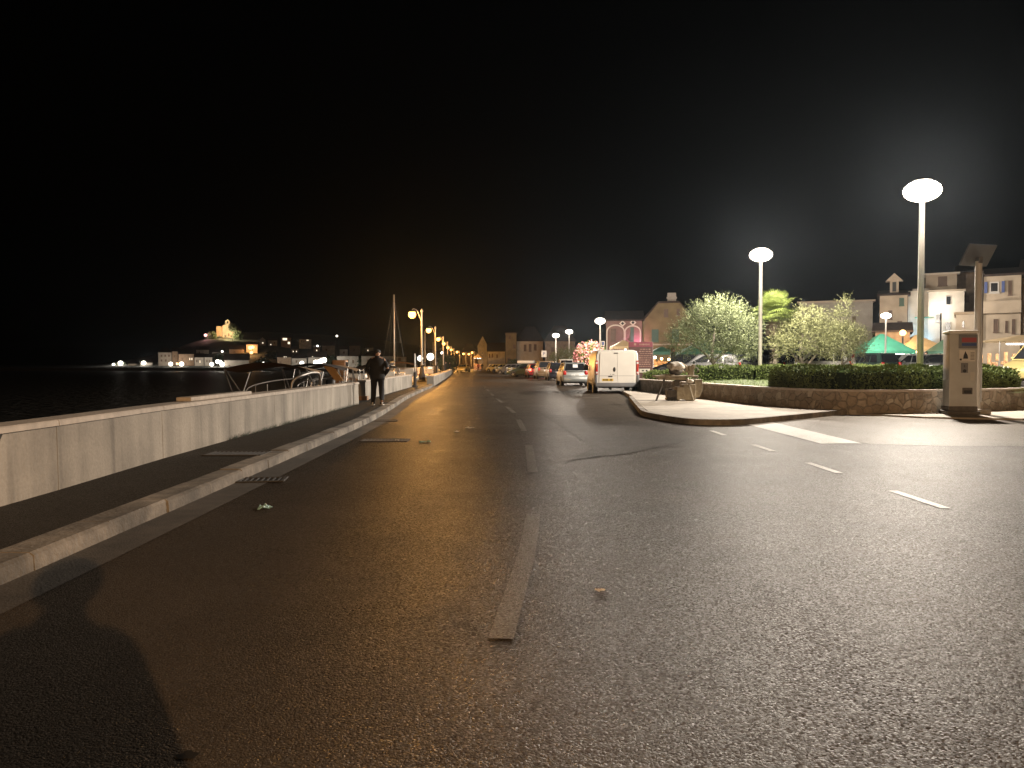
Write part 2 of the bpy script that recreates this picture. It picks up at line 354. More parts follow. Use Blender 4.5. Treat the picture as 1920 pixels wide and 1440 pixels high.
    def build(s, name, m, parent=None, smooth=False, loc=None, bevel=0, angle=None):
        me = bpy.data.meshes.new(name); me.from_pydata([tuple(v) for v in s.v], [], s.f)
        ms = m if isinstance(m, (list, tuple)) else [m]
        for q in ms: me.materials.append(q)
        if len(ms) > 1: me.polygons.foreach_set('material_index', s.mi)
        bm = bmesh.new(); bm.from_mesh(me)
        if len(bm.faces) < 20000: bmesh.ops.recalc_face_normals(bm, faces=bm.faces)
        if bevel:
            bmesh.ops.remove_doubles(bm, verts=bm.verts, dist=1e-5)
            es = [e for e in bm.edges if len(e.link_faces) == 2 and e.calc_face_angle(0) > .5]
            bmesh.ops.bevel(bm, geom=es, offset=bevel, segments=2, affect='EDGES', profile=.6, clamp_overlap=True)
        bm.to_mesh(me); bm.free()
        if smooth: me.shade_smooth() if angle is None else me.set_sharp_from_angle(angle=R(angle))
        if smooth and angle is not None:
            me.polygons.foreach_set('use_smooth', [True] * len(me.polygons))
            me.set_sharp_from_angle(angle=R(angle))
        o = bpy.data.objects.new(name, me); C.objects.link(o)
        if parent: o.parent = parent
        if loc is not None: o.location = loc
        return o

def tag(o, label=None, cat=None, group=None, kind=None):
    if label: o['label'] = label
    if cat: o['category'] = cat
    if group: o['group'] = group
    if kind: o['kind'] = kind
    return o
def thing(name, label, cat, loc=(0, 0, 0), rz=0, group=None):
    o = bpy.data.objects.new(name, None); C.objects.link(o); o.location = loc; o.rotation_euler = (0, 0, rz)
    o.empty_display_size = .3
    return tag(o, label, cat, group)
def struct(o): o['kind'] = 'structure'; return o
def dup(root, loc, rz=None, label=None, group=None, scale=None):
    r = root.copy(); C.objects.link(r); r.location = loc
    if rz is not None: r.rotation_euler = (0, 0, rz)
    if label: r['label'] = label
    if group: r['group'] = group
    if scale: r.scale = (scale,) * 3 if not isinstance(scale, tuple) else scale
    for ch in list(root.children):
        c = ch.copy(); C.objects.link(c); c.parent = r
        for g in ch.children:
            d = g.copy(); C.objects.link(d); d.parent = c
    return r
def text_mesh(name, s, size, m, parent, mtx, depth=.004, align='CENTER'):
    cu = bpy.data.curves.new(name, 'FONT'); cu.body = s; cu.size = size; cu.extrude = depth; cu.align_x = align; cu.align_y = 'CENTER'
    t = bpy.data.objects.new(name + '_tmp', cu); C.objects.link(t)
    me = bpy.data.meshes.new_from_object(t.evaluated_get(bpy.context.evaluated_depsgraph_get()))
    bpy.data.objects.remove(t); bpy.data.curves.remove(cu)
    me.transform(mtx); me.materials.clear(); me.materials.append(m)
    o = bpy.data.objects.new(name, me); C.objects.link(o); o.parent = parent; return o
FACE = Matrix.Rotation(R(90), 4, 'X')     # text facing -Y
def cr_path(pts, k=8):
    P = [Vector(p) for p in pts]; out = []
    for i in range(len(P) - 1):
        a, b, c, d = P[max(i - 1, 0)], P[i], P[i + 1], P[min(i + 2, len(P) - 1)]
        for j in range(k):
            t = j / k
            out.append(.5 * ((2 * b) + (c - a) * t + (2 * a - 5 * b + 4 * c - d) * t * t + (3 * b - a - 3 * c + d) * t ** 3))
    out.append(P[-1]); return out
def offset(path, d):   # to the left of the direction of travel for +d
    out = []
    for i, p in enumerate(path):
        t = path[min(i + 1, len(path) - 1)] - path[max(i - 1, 0)]; t.normalize()
        out.append(Vector((p.x - t.y * d, p.y + t.x * d)))
    return out
def strip(mb, path, d0, d1, z0, z1, caps=True):   # a wall/kerb solid along a path, between two offsets
    A, B = offset(path, d0), offset(path, d1)
    secs = [[(a.x, a.y, z0), (b.x, b.y, z0), (b.x, b.y, z1), (a.x, a.y, z1)] for a, b in zip(A, B)]
    return mb.loft(secs, cap=caps)
HAZE = 0.000085
# ---------------------------------------------------------------- world, render settings
w = bpy.data.worlds.new('World'); SC.world = w; w.use_nodes = True
wn = w.node_tree.nodes; wl = w.node_tree.links
sky = wn.new('ShaderNodeTexSky'); sky.sky_type = 'NISHITA'; sky.sun_disc = False
sky.sun_elevation = R(-4); sky.sun_rotation = R(150); sky.dust_density = 2
wl.new(sky.outputs[0], wn['Background'].inputs[0]); wn['Background'].inputs[1].default_value = .012
SC.view_settings.view_transform = 'Standard'; SC.view_settings.look = 'None'; SC.view_settings.exposure = 0
cy = SC.cycles
cy.use_denoising = True; cy.denoiser = 'OPENIMAGEDENOISE'; cy.max_bounces = 6; cy.diffuse_bounces = 3; cy.glossy_bounces = 3
cy.volume_bounces = 0; cy.sample_clamp_indirect = 4; cy.sample_clamp_direct = 12; cy.blur_glossy = .5
cy.caustics_reflective = False; cy.caustics_refractive = False

def lerp_pts(P, y):
    for (a, b) in zip(P, P[1:]):
        if y <= b[1]:
            t = (y - a[1]) / (b[1] - a[1]); return a[0] + (b[0] - a[0]) * t
    return P[-1][0]
QUAY = [(-5.3, -40), (-5.3, 24), (-5.95, 43), (-6.35, 46), (-6.8, 50), (-7.15, 60), (-8.35, 79), (-10.7, 110), (-16.6, 190), (-19, 222)]
EDGE = [(-3.1, -40), (-3.12, 0), (-3.13, 6), (-3.2, 12), (-3.32, 18), (-3.68, 24), (-4.1, 30), (-4.42, 37), (-4.68, 44), (-4.95, 48.7)]
SEG3 = [(-4.95, 48.7), (-6.45, 75), (-8.45, 107), (-11.2, 147), (-15.6, 214)]
WALLF = [(-4.2, -20), (-4.42, 6.65), (-4.6, 10.3), (-4.72, 17), (-4.8, 24.1)]

def sheet(name, poly, z, m):
    mb = MB(); mb.add([(x, y, z) for x, y in poly], [tuple(range(len(poly)))]); o = mb.build(name, m); return struct(o)
# sea and land
sheet('sea', [(-1500, -300), (400, -300), (400, 1500), (-1500, 1500)], -1.0, M['sea'])
land = [(x, y) for x, y in QUAY] + [(-48, 246), (-95, 296), (-420, 300), (-1400, 420), (-1400, 1400), (900, 1400), (900, -40)]
mb = MB(); mb.prism(land, -3, -.012); struct(mb.build('ground', M['earth']))
# asphalt sheet (carriageway, side road and parking)
rl = [(x, y) for x, y in EDGE] + [(x, y) for x, y in SEG3[1:]] + [(-16, 232), (60, 232), (70, -40)]
mb = MB(); mb.add([(x, y, 0) for x, y in rl], [tuple(range(len(rl)))]); struct(mb.build('road', M['asphalt']))
# promenade pavement behind the sea wall, one ribbon
mb = MB(); ys = [-40, -10, 0, 4, 8, 12, 16, 20, 24, 28, 32, 36, 40, 44, 47, 48.7]
rib = [((lerp_pts(QUAY, y), y), (lerp_pts(EDGE, y) - .27, y)) for y in ys]
for y in (52, 60, 75, 90, 107, 130, 147, 180, 214): rib.append(((lerp_pts(QUAY, y), y), (lerp_pts(SEG3, y) - .1, y)))
vs = []; fs = []
for a, b in rib: vs += [(a[0], a[1], .118), (b[0], b[1], .118)]
for i in range(len(rib) - 1): fs.append((2 * i, 2 * i + 1, 2 * i + 3, 2 * i + 2))
mb.add(vs, fs); struct(mb.build('pavement', M['pave_asphalt']))
mb = MB(); mb.loft([[(x, y, -2.5), (x + .35, y, -2.5), (x + .35, y, .1165), (x, y, .1165)] for x, y in QUAY]); struct(mb.build('quay_edge', M['wall']))
# kerb with joints, and the gutter strip in front of it
kp = cr_path([Vector(p) for p in EDGE], 6)
def along(path, step):
    out = [path[0].copy()]; acc = 0
    for a, b in zip(path, path[1:]):
        L = (b - a).length; d = step - acc
        while d <= L: out.append(a.lerp(b, d / L)); d += step
        acc = (acc + L) % step
    return out
kpts = [p for p in along(kp, 1.0)]
mb = MB(); rnd = random.Random(4)
for i in range(len(kpts) - 1):
    a, b = kpts[i], kpts[i + 1]; t = (b - a).normalized(); n = Vector((-t.y, t.x)); a2 = a + t * .006; b2 = b - t * .006
    dz = rnd.uniform(-.006, .006); dx = rnd.uniform(-.008, .008); z = .126 + dz
    sec = lambda p: [(p.x + n.x * dx, p.y + n.y * dx, -.05), (p.x + n.x * (dx + .012), p.y + n.y * (dx + .012), z - .02), (p.x + n.x * .035, p.y + n.y * .035, z), (p.x + n.x * .27, p.y + n.y * .27, z), (p.x + n.x * .27, p.y + n.y * .27, -.05)]
    mb.loft([sec(a2), sec(b2)])
struct(mb.build('kerb', M['kerb']))
A = kp; B = offset(kp, -.36); mb = MB(); vs = []; fs = []
for a, b in zip(A, B): vs += [(a.x, a.y, .005), (b.x, b.y, .005)]
for i in range(len(A) - 1): fs.append((2 * i, 2 * i + 1, 2 * i + 3, 2 * i + 2))
mb.add(vs, fs); struct(mb.build('gutter', M['gutter']))

# road markings -------------------------------------------------
def stripe(pts, wd, m, z=.006, name='road_marking'):
    P = [Vector(p) for p in pts]; L, Q = offset(P, wd / 2), offset(P, -wd / 2); vs = []; fs = []
    for a, b in zip(L, Q): vs += [(a.x, a.y, z), (b.x, b.y, z)]
    for i in range(len(P) - 1): fs.append((2 * i, 2 * i + 1, 2 * i + 3, 2 * i + 2))
    k = MB(); k.add(vs, fs); return struct(k.build(name, m))
CL = [(-.25, 0), (-.06, 3.7), (.12, 5.6), (.19, 6.9), (.26, 9.5), (.28, 12.9), (.25, 15.5), (.1, 21), (-.45, 28.6), (-1.0, 36), (-1.6, 46), (-2.4, 60)]
for a, b in ((.1, 1.6), (3.75, 6.9), (9.6, 12.9), (15.6, 18.9), (21.4, 24.6), (27.4, 30.5), (33.5, 36.5), (39.5, 42.5), (45.5, 48.5)):
    stripe([(lerp_pts(CL, a + (b - a) * k / 4), a + (b - a) * k / 4) for k in range(5)], .125, M['paint_worn'])
for a in (2.4, 4.8, 7.19, 9.55, 11.95, 14.7): stripe([(4.07, a), (4.07, a + 1.0)], .10, M['paint'])
mb = MB(); mb.add([(5.27, 13.1, .006), (6.0, 13.15, .006), (6.12, 18.3, .006), (5.3, 18.4, .006)], [(0, 1, 2, 3)]); struct(mb.build('road_marking', M['paint']))
for y in (31, 34, 44): stripe([(2.4, y), (3.6, y + .6)], .1, M['paint'])
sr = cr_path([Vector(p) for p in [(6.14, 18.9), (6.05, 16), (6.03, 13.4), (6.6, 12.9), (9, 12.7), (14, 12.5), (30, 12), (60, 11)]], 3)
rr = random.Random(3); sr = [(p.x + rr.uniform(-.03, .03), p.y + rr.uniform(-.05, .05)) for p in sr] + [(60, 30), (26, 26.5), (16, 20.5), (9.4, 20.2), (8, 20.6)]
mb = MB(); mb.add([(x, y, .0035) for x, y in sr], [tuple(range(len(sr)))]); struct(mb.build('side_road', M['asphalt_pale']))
# patched asphalt with a lifted edge
pa = [gp(1010, 775), gp(1050, 800), gp(1085, 822), gp(1110, 842), gp(1058, 866), gp(1110, 858), gp(1175, 851), gp(1250, 836), gp(1330, 815), gp(1200, 790)]
mb = MB(); pa = [(p.x, p.y) for p in pa]; mb.add([(x, y, .004) for x, y in pa], [tuple(range(len(pa)))]); struct(mb.build('road_patch', M['asphalt_new']))

for pts, wd in (([(1055, 870), (1085, 862), (1112, 857), (1140, 855.5), (1176, 850.5)], .03), ([(1078, 822), (1100, 828), (1118, 838), (1140, 844)], .022), ([(1176, 850.5), (1240, 838), (1310, 822)], .016)):
    rr = random.Random(int(wd * 1e3)); P = along([gp(x, y).to_2d() for x, y in pts], .12); L = []; Q = []
    for i, p in enumerate(P):
        e = Vector((0, rr.uniform(-.02, .02))); h = wd * rr.uniform(.1, .75); L.append(p + e + Vector((0, h))); Q.append(p + e - Vector((0, h)))
    k = MB(); k.add([(v.x, v.y, .0065) for v in L] + [(v.x, v.y, .0065) for v in Q], [(i, i + 1, len(P) + i + 1, len(P) + i) for i in range(len(P) - 1)]); struct(k.build('road_crack', M['tar']))
# sea wall segments ---------------------------------------------
def yfront(P, y): return lerp_pts(P, y)
def sea_wall(P, y0, y1, z0, top, label, joints, thick=.3, group='concrete sea wall segments', openend=True):
    o = thing('concrete_wall', label, 'sea wall', (yfront(P, y0), y0, z0), 0, group); bx, by = o.location.x, o.location.y
    js = [y0] + [j for j in joints if y0 < j < y1] + [y1]
    m1 = MB(); m2 = MB()
    for a, b in zip(js, js[1:]):
        n = max(1, int((b - a) / 1.5)); g = .005
        yy = [a + g + (b - a - 2 * g) * k / n for k in range(n + 1)]
        m1.loft([[(yfront(P, y) - bx, y - by, 0), (yfront(P, y) - bx - .012, y - by, top - .06 - z0), (yfront(P, y) - bx - thick, y - by, top - .06 - z0), (yfront(P, y) - bx - thick, y - by, -.3)] for y in yy])
        m2.loft([[(yfront(P, y) - bx + .018, y - by, top - .0595 - z0), (yfront(P, y) - bx + .012, y - by, top - .012 - z0), (yfront(P, y) - bx, y - by, top - z0), (yfront(P, y) - bx - thick - .02, y - by, top - z0), (yfront(P, y) - bx - thick - .02, y - by, top - .0595 - z0)] for y in yy])
    m1.build('wall_panel', M['wall'], o); m2.build('coping', M['cap'], o)
    mj = MB(); yy = [y0 + .02 + (y1 - y0 - .04) * k / 12 for k in range(13)]
    mj.loft([[(yfront(P, y) - bx - .03, y - by, .0), (yfront(P, y) - bx - .03, y - by, top - .07 - z0), (yfront(P, y) - bx - thick + .03, y - by, top - .07 - z0), (yfront(P, y) - bx - thick + .03, y - by, -.2)] for y in yy])
    mj.build('joint_filler', M['joint'], o)
    return o
sea_wall(WALLF, -18, 24.1, .118, .812, 'long pale concrete sea wall nearest the camera, streaked with run-off stains', [7.55 + 2.55 * k for k in range(-10, 7)] + [23.55])
SEG2 = [(-5.1, 26.8), (-5.27, 31.7), (-5.62, 43.4)]
sea_wall(SEG2, 26.8, 43.4, .118, .812, 'middle concrete sea wall segment behind the standing man, ending at a thin pole', [29.3, 31.9, 34.5, 37, 39.6, 42.2])
sea_wall(SEG3, 48.75, 212, 0, .66, 'far concrete sea wall running along the road under the orange lamps', [51.2 + 2.6 * k for k in range(30)], thick=.45)

# raised concrete island with kerb -------------------------------
isl = [gp(*p, .13) for p in ((1206, 764), (1216, 771), (1240, 776), (1270, 781), (1300, 784.5), (1340, 786), (1390, 785), (1460, 779), (1530, 772.5), (1578, 768))]
isl = [(p.x, p.y) for p in isl]
back = [(9.3, 20.75), (8.3, 21.4), (7.55, 23.6), (7.2, 27), (6.5, 32), (5.95, 36.2), (5.2, 36.4), (4.7, 30)]
mb = MB(); ip = isl + back; mb.prism(ip, -.05, .130); struct(mb.build('island_pavement', M['slab']))
mb = MB(); strip(mb, cr_path([Vector(p) for p in [(4.7, 30)] + isl], 4), -.01, -.14, -.05, .134); struct(mb.build('island_kerb', M['kerb']))
# concrete footway in front of the garden wall on the right
fw = [(9.3, 20.75), (10.4, 19.3), (12.5, 18.6), (16, 19.6), (20, 21.5), (27, 25), (26, 27.5), (19, 24.6), (15, 22.6), (11.8, 21.1)]
mb = MB(); mb.prism(fw, -.05, .045); struct(mb.build('footway', M['slab']))

# stone garden wall, lawn, terrace ------------------------------
WP = cr_path([Vector(p) for p in [(5.9, 37.5), (6.6, 32), (7.25, 27), (7.65, 23.6), (8.4, 21.5), (9.5, 20.75), (11.8, 21.05), (15, 22.5), (19, 24.5), (26, 27.5)]], 8)
o = thing('garden_wall', 'low curved rubble stone wall holding up the planted bed', 'garden wall', (WP[0].x, WP[0].y, 0))
mb = MB(); strip(mb, [p - WP[0] for p in WP], 0, .34, -.05, .62); mb.build('stone_course', M['stone'], o)
mb = MB(); strip(mb, [p - WP[0] for p in WP], -.02, .37, .6205, .675); mb.build('coping', M['cap'], o)
inn = offset(WP, .34)
mb = MB(); gpoly = [(p.x, p.y) for p in inn if p.x < 16.6] + [(16.8, 46.6), (7, 44.5)]
mb.prism(gpoly, 0, .585)
def lz(x, y):
    dd = min((Vector((x, y)) - q_).length for q_ in inn[::3]); t = max(0, min(1, (dd - .1) / 4.5)); return .555 + .17 * t * t * (3 - 2 * t)
N_ = 26; gv = [(7.2 + 9.3 * i / N_, 21.2 + 23 * j / N_) for j in range(N_ + 1) for i in range(N_ + 1)]
ok = [x > lerp_pts([(p.x + .05, -p.y) for p in inn if p.x < 8.8][::1], -y) if y > 21.9 else x > 8.9 and y > 21.4 + .35 * max(0, x - 11.5) for x, y in gv]
mb.add([(x, y, lz(x, y)) for x, y in gv], [(j * (N_ + 1) + i, j * (N_ + 1) + i + 1, (j + 1) * (N_ + 1) + i + 1, (j + 1) * (N_ + 1) + i) for j in range(N_) for i in range(N_) if all(ok[q_] for q_ in (j * (N_ + 1) + i, j * (N_ + 1) + i + 1, (j + 1) * (N_ + 1) + i + 1, (j + 1) * (N_ + 1) + i))])
struct(mb.build('lawn', M['soil_grass']))
mb = MB(); mb.prism([(7, 46.5), (16.9, 47), (16.9, 24), (19, 25.2), (26, 28.2), (40, 33), (80, 60), (80, 130), (8, 130), (6.5, 60)], -.05, .55); struct(mb.build('parking_terrace', M['pave_asphalt']))
rnd = random.Random(7); mb = MB()
for i in range(14000):
    x = rnd.uniform(7, 15); y = rnd.uniform(21.3, 36)
    if i % 6 == 0: x = rnd.uniform(9.8, 16.7); y = rnd.uniform(26, 44)
    xw = lerp_pts([(p.x, -p.y) for p in inn if p.x < 8.7], -y) if y > 21.8 else 8.6
    yw = None
    for a, b in zip(inn, inn[1:]):
        if a.x <= x <= b.x and a.y < 26: yw = a.y + (b.y - a.y) * (x - a.x) / max(1e-6, b.x - a.x)
    if x < xw + .05 or (yw and y < yw + .05): continue
    h = rnd.uniform(.03, .09); zg = lz(x, y) - .01; zg = max(zg, .58); a = rnd.uniform(0, 6.28); lx, ly = rnd.uniform(-.04, .04), rnd.uniform(-.04, .04); wd = .008
    mb.add([(x - wd * math.cos(a), y - wd * math.sin(a), zg), (x + wd * math.cos(a), y + wd * math.sin(a), zg), (x + lx, y + ly, zg + h)], [(0, 1, 2)])
o = mb.build('grass', M['grass']); tag(o, 'short mown grass on the raised bed behind the stone wall', 'grass', kind='stuff')
mb = MB()
for i in range(420):
    y = rnd.uniform(12.5, 24); x = yfront(WALLF, y) + rnd.uniform(.0, .05); h = rnd.uniform(.02, .1)
    for k in range(3):
        a = rnd.uniform(0, 6.28); lx = rnd.uniform(0, .06); ly = rnd.uniform(-.05, .05)
        mb.add([(x, y - .006, .115), (x, y + .006, .115), (x + lx, y + ly, .118 + h)], [(0, 1, 2)])
o = mb.build('weeds', M['treedark']); tag(o, 'thin weeds growing along the foot of the long sea wall', 'weeds', kind='stuff')

# ---------------------------------------------------------------- foliage
def leaf(mb, p, d, L, W, rnd, ups=None):
    s = d.cross(Vector((rnd.uniform(-1, 1), rnd.uniform(-1, 1), rnd.uniform(-1, 1))))
    if s.length < 1e-4: s = Vector((1, 0, 0))
    s.normalize(); s *= W / 2; q = p + d * L
    mb.add([p, p + d * L * .5 + s, q, p + d * L * .5 - s], [(0, 1, 2, 3)])
def rv(rnd):
    while True:
        v = Vector((rnd.uniform(-1, 1), rnd.uniform(-1, 1), rnd.uniform(-1, 1)))
        if .05 < v.length < 1: return v.normalized()
def olive_tree(label, loc, lobes, trunks, shoots, seed, leafmat='olive', leafsz=(.13, .036), up=.5, name='olive_tree', group='olive trees in the bed', cat='tree', shootlen=(.35, .75), extra=None):
    rnd = random.Random(seed); o = thing(name, label, cat, loc, 0, group)
    mb = MB(); vol = [a[1][0] * a[1][1] * a[1][2] for a in lobes]; tot = sum(vol)
    for (c, r), v in zip(lobes, vol):
        c = Vector(c)
        for i in range(int(shoots * v / tot)):
            d = rv(rnd); rr = rnd.uniform(.45, 1.0) ** .6
            p = c + Vector((d.x * r[0], d.y * r[1], d.z * r[2])) * rr
            sd = (d * .7 + Vector((0, 0, up)) + rv(rnd) * .55).normalized(); L = rnd.uniform(*shootlen)
            n = int(L / .055); bend = rv(rnd) * .25 - Vector((0, 0, .1))
            for k in range(n):
                t = k / n; q = p + sd * (L * t) + bend * (L * t * t)
                ld = (sd * .8 + rv(rnd) * .9).normalized(); sc = (1.1 - .5 * t) * rnd.uniform(.7, 1.2)
                leaf(mb, q, ld, leafsz[0] * sc, leafsz[1] * sc, rnd)
    mb.build('crown', M[leafmat], o)
    tb = MB()
    for pts, rs in trunks: tb.path(cr_path([Vector(p) for p in pts], 4), [rs[0] + (rs[1] - rs[0]) * k / ((len(pts) - 1) * 4) for k in range((len(pts) - 1) * 4 + 1)], 8)
    tb.build('trunk', M['bark'], o, smooth=True)
    if extra: extra(o, rnd)
    return o
gz = .58
# big olive on the left (px 1255-1425, y 555-690)
Y1 = 43.; oc = X_(1338, Y1)
olive_tree('broad silvery olive tree left of the fan palm, its trunk half hidden by leaves', (oc, Y1, gz),
    [((0, 0, 2.8), (1.75, 1.5, 1.3)), ((-1.5, .1, 2.2), (1.05, 1.0, .85)), ((1.45, 0, 2.5), (1.1, 1.2, 1.1)), ((.2, -.2, 3.75), (1.35, 1.0, .65)), ((.55, -.9, 1.35), (1.15, .6, .55)), ((-2.0, 0, 2.0), (.5, .7, .55)), ((1.6, -.5, 1.7), (.8, .7, .5))],
    [([(0, 0, 0), (.05, 0, .6), (-.1, 0, 1.4), (.1, .1, 2.8)], (.16, .06)), ([(-.05, 0, .9), (-.6, 0, 1.5), (-1.3, .1, 2.0)], (.09, .03)), ([(0, 0, .9), (.6, .1, 1.5), (1.4, 0, 2.3)], (.09, .03))], 3100, 11)
Y2 = 44.
olive_tree('pale gnarled olive tree right of the fan palm, brightly lit by the disc lamp', (X_(1512, Y2), Y2, gz),
    [((-.45, 0, 2.45), (1.35, 1.1, 1.0)), ((.75, 0, 2.35), (1.0, .9, .95)), ((-1.45, -.2, 1.9), (.65, .6, .6)), ((.1, 0, 3.35), (1.0, .8, .6)), ((.9, -.2, 1.5), (.5, .5, .35))],
    [([(-.25, 0, 0), (-.05, 0, .5), (-.35, 0, 1.2), (-.2, 0, 2.6)], (.17, .05)), ([(-.1, 0, .55), (.35, 0, 1.1), (.9, 0, 1.8)], (.1, .03)), ([(-.2, 0, .6), (-.7, -.1, 1.2), (-1.1, -.2, 1.7)], (.08, .03))], 2100, 12, 'olive_b')
olive_tree('young upright olive tree at the right end of the group, with tall leading shoot', (X_(1578, 43.5), 43.5, gz),
    [((0, 0, 2.1), (.95, .8, .9)), ((-.15, 0, 3.1), (.42, .4, .75)), ((.12, 0, 3.85), (.32, .3, .65)), ((.95, .1, 2.0), (.45, .5, .8)), ((-.7, 0, 1.8), (.45, .5, .6))],
    [([(0, 0, 0), (.05, 0, .8), (-.1, 0, 2.0), (0, 0, 3.5)], (.1, .03)), ([(0, 0, .7), (.5, 0, 1.2), (.9, 0, 1.8)], (.06, .02))], 1450, 13, 'olive_b')
# fan palm
def fan_palm(label, loc, H, seed):
    rnd = random.Random(seed); o = thing('fan_palm', label, 'palm', loc)
    tb = MB(); pts = [Vector((0, 0, 0)), Vector((.03, 0, H * .35)), Vector((.0, 0, H * .7)), Vector((0, 0, H))]
    tb.path(cr_path(pts, 5), [.15 + .03 * math.sin(k * 1.3) for k in range(16)], 10)
    for i in range(420):
        a = rnd.uniform(0, 6.28); z = rnd.uniform(.3, H); p = Vector((.15 * math.cos(a), .15 * math.sin(a), z))
        leaf(tb, p, Vector((math.cos(a) * .6, math.sin(a) * .6, rnd.uniform(-1, .5))).normalized(), rnd.uniform(.1, .22), .05, rnd)
    tb.build('trunk', M['bark'], o)
    def fan(mb, base, d, pet, rad, droop, fold):
        up = Vector((0, 0, 1)); hub = base + d * pet
        mb.path([base, base + d * pet * .5, hub], [.018, .014, .01], 5)
        side = d.cross(up).normalized(); nrm = side.cross(d).normalized(); N = 30
        for k in range(N):
            a = R(-125 + 250 * k / (N - 1)); sd = (d * math.cos(a) + side * math.sin(a)).normalized()
            L = rad * (.8 + .2 * math.cos(a)) * rnd.uniform(.9, 1.08)
            tip = hub + sd * L + Vector((0, 0, -droop * L)) ; mid = hub + sd * L * .6 + nrm * .05 + Vector((0, 0, -droop * L * .2))
            wv = (sd.cross(nrm)).normalized() * .02
            mb.add([hub, mid + wv, tip, mid - wv], [(0, 1, 2, 3)])
    gb = MB(); db = MB(); top = Vector((0, 0, H))
    for i in range(95):
        a = rnd.uniform(0, 6.28); el = R(rnd.uniform(-20, 88)); d = Vector((math.cos(a) * math.cos(el), math.sin(a) * math.cos(el), math.sin(el)))
        fan(gb, top + Vector((0, 0, rnd.uniform(-.2, .1))), d, rnd.uniform(.4, .85), rnd.uniform(.7, .95), rnd.uniform(.05, .35), 0)
    for i in range(26):
        a = rnd.uniform(0, 6.28); el = R(rnd.uniform(-80, -35)); d = Vector((math.cos(a) * math.cos(el), math.sin(a) * math.cos(el), math.sin(el)))
        fan(db, top + Vector((0, 0, -.15)), d, rnd.uniform(.25, .55), rnd.uniform(.4, .6), .6, 0)
    gb.build('crown', M['palm'], o); db.build('dead_fronds', M['palm_dead'], o)
    return o
fan_palm('tall fan palm with lit green crown and hanging brown fronds', (X_(1452, 44.5), 44.5, gz), 3.7, 21)

def hedge(label, path, wd, z0, z1, n, seed, name='hedge', group=None, round_=.25, sz=(.075, .042)):
    rnd = random.Random(seed); o = thing(name, label, 'hedge', (path[0].x, path[0].y, z0), 0, group); P = [p - path[0] for p in path]; H = z1 - z0
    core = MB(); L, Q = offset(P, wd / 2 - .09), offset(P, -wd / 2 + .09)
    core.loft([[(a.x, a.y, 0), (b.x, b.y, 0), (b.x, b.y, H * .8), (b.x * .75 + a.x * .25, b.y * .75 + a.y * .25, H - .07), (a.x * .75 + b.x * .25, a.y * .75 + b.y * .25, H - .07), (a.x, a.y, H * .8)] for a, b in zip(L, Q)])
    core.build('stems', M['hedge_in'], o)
    mb = MB(); lens = [(b - a).length for a, b in zip(P, P[1:])]; tot = sum(lens)
    for i in range(n):
        s = rnd.uniform(-.12, tot + .12); d = max(0, min(tot - 1e-4, s)); k = 0
        while d > lens[k] and k < len(lens) - 1: d -= lens[k]; k += 1
        t = (P[k + 1] - P[k]).normalized(); nn = Vector((-t.y, t.x)); c = P[k] + t * d + t * (s - max(0, min(tot, s)))
        endf = 1 - max(0, .25 - min(s, tot - s)) * .5
        a = rnd.uniform(-.15, math.pi + .15)     # around the rounded profile
        e = 4.5; ca, sa = math.cos(a), math.sin(a)
        rr = (abs(ca) ** e + abs(max(sa, 0)) ** e) ** (-1 / e) if sa > 0 else 1.0
        lump = 1 + .05 * math.sin(s * 2.1 + a * 3) + .04 * math.sin(s * 5.3 + 1) + rnd.uniform(-.09, .03)
        x = ca * rr * wd / 2 * lump * endf; z = max(.0, sa) * rr * H * lump * endf if sa > 0 else rnd.uniform(0, H * .25)
        if rnd.random() < .3: z = rnd.uniform(.02, H * .9) ; x = math.copysign(wd / 2 * lump * endf, ca)
        p = Vector((c.x + nn.x * x, c.y + nn.y * x, z)); od = (Vector((nn.x * ca, nn.y * ca, max(sa, .1))) + rv(rnd) * .9).normalized()
        leaf(mb, p, od, sz[0] * rnd.uniform(.7, 1.3), sz[1] * rnd.uniform(.7, 1.3), rnd)
    mb.build('foliage', M['hedge'], o); return o
hb = [p for p in offset(WP, 1.0) if p.x > 8.55 and p.y < 30 and p.x < 15.3]
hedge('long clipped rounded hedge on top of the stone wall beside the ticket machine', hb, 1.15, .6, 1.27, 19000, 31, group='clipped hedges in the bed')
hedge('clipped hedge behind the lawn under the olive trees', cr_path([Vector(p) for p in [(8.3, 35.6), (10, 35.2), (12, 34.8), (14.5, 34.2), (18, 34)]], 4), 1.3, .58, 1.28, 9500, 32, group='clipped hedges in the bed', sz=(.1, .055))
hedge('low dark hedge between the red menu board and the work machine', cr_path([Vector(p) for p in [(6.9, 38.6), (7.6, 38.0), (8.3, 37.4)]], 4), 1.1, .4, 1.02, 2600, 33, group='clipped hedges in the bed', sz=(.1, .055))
hedge('square dark clipped shrub in front of the palm trunk', [Vector((X_(1418, 33.2), 33.2)), Vector((X_(1438, 33.2), 33.2)), Vector((X_(1458, 33.2), 33.2))], .9, .58, 1.28, 2600, 34, name='shrub', sz=(.09, .05))
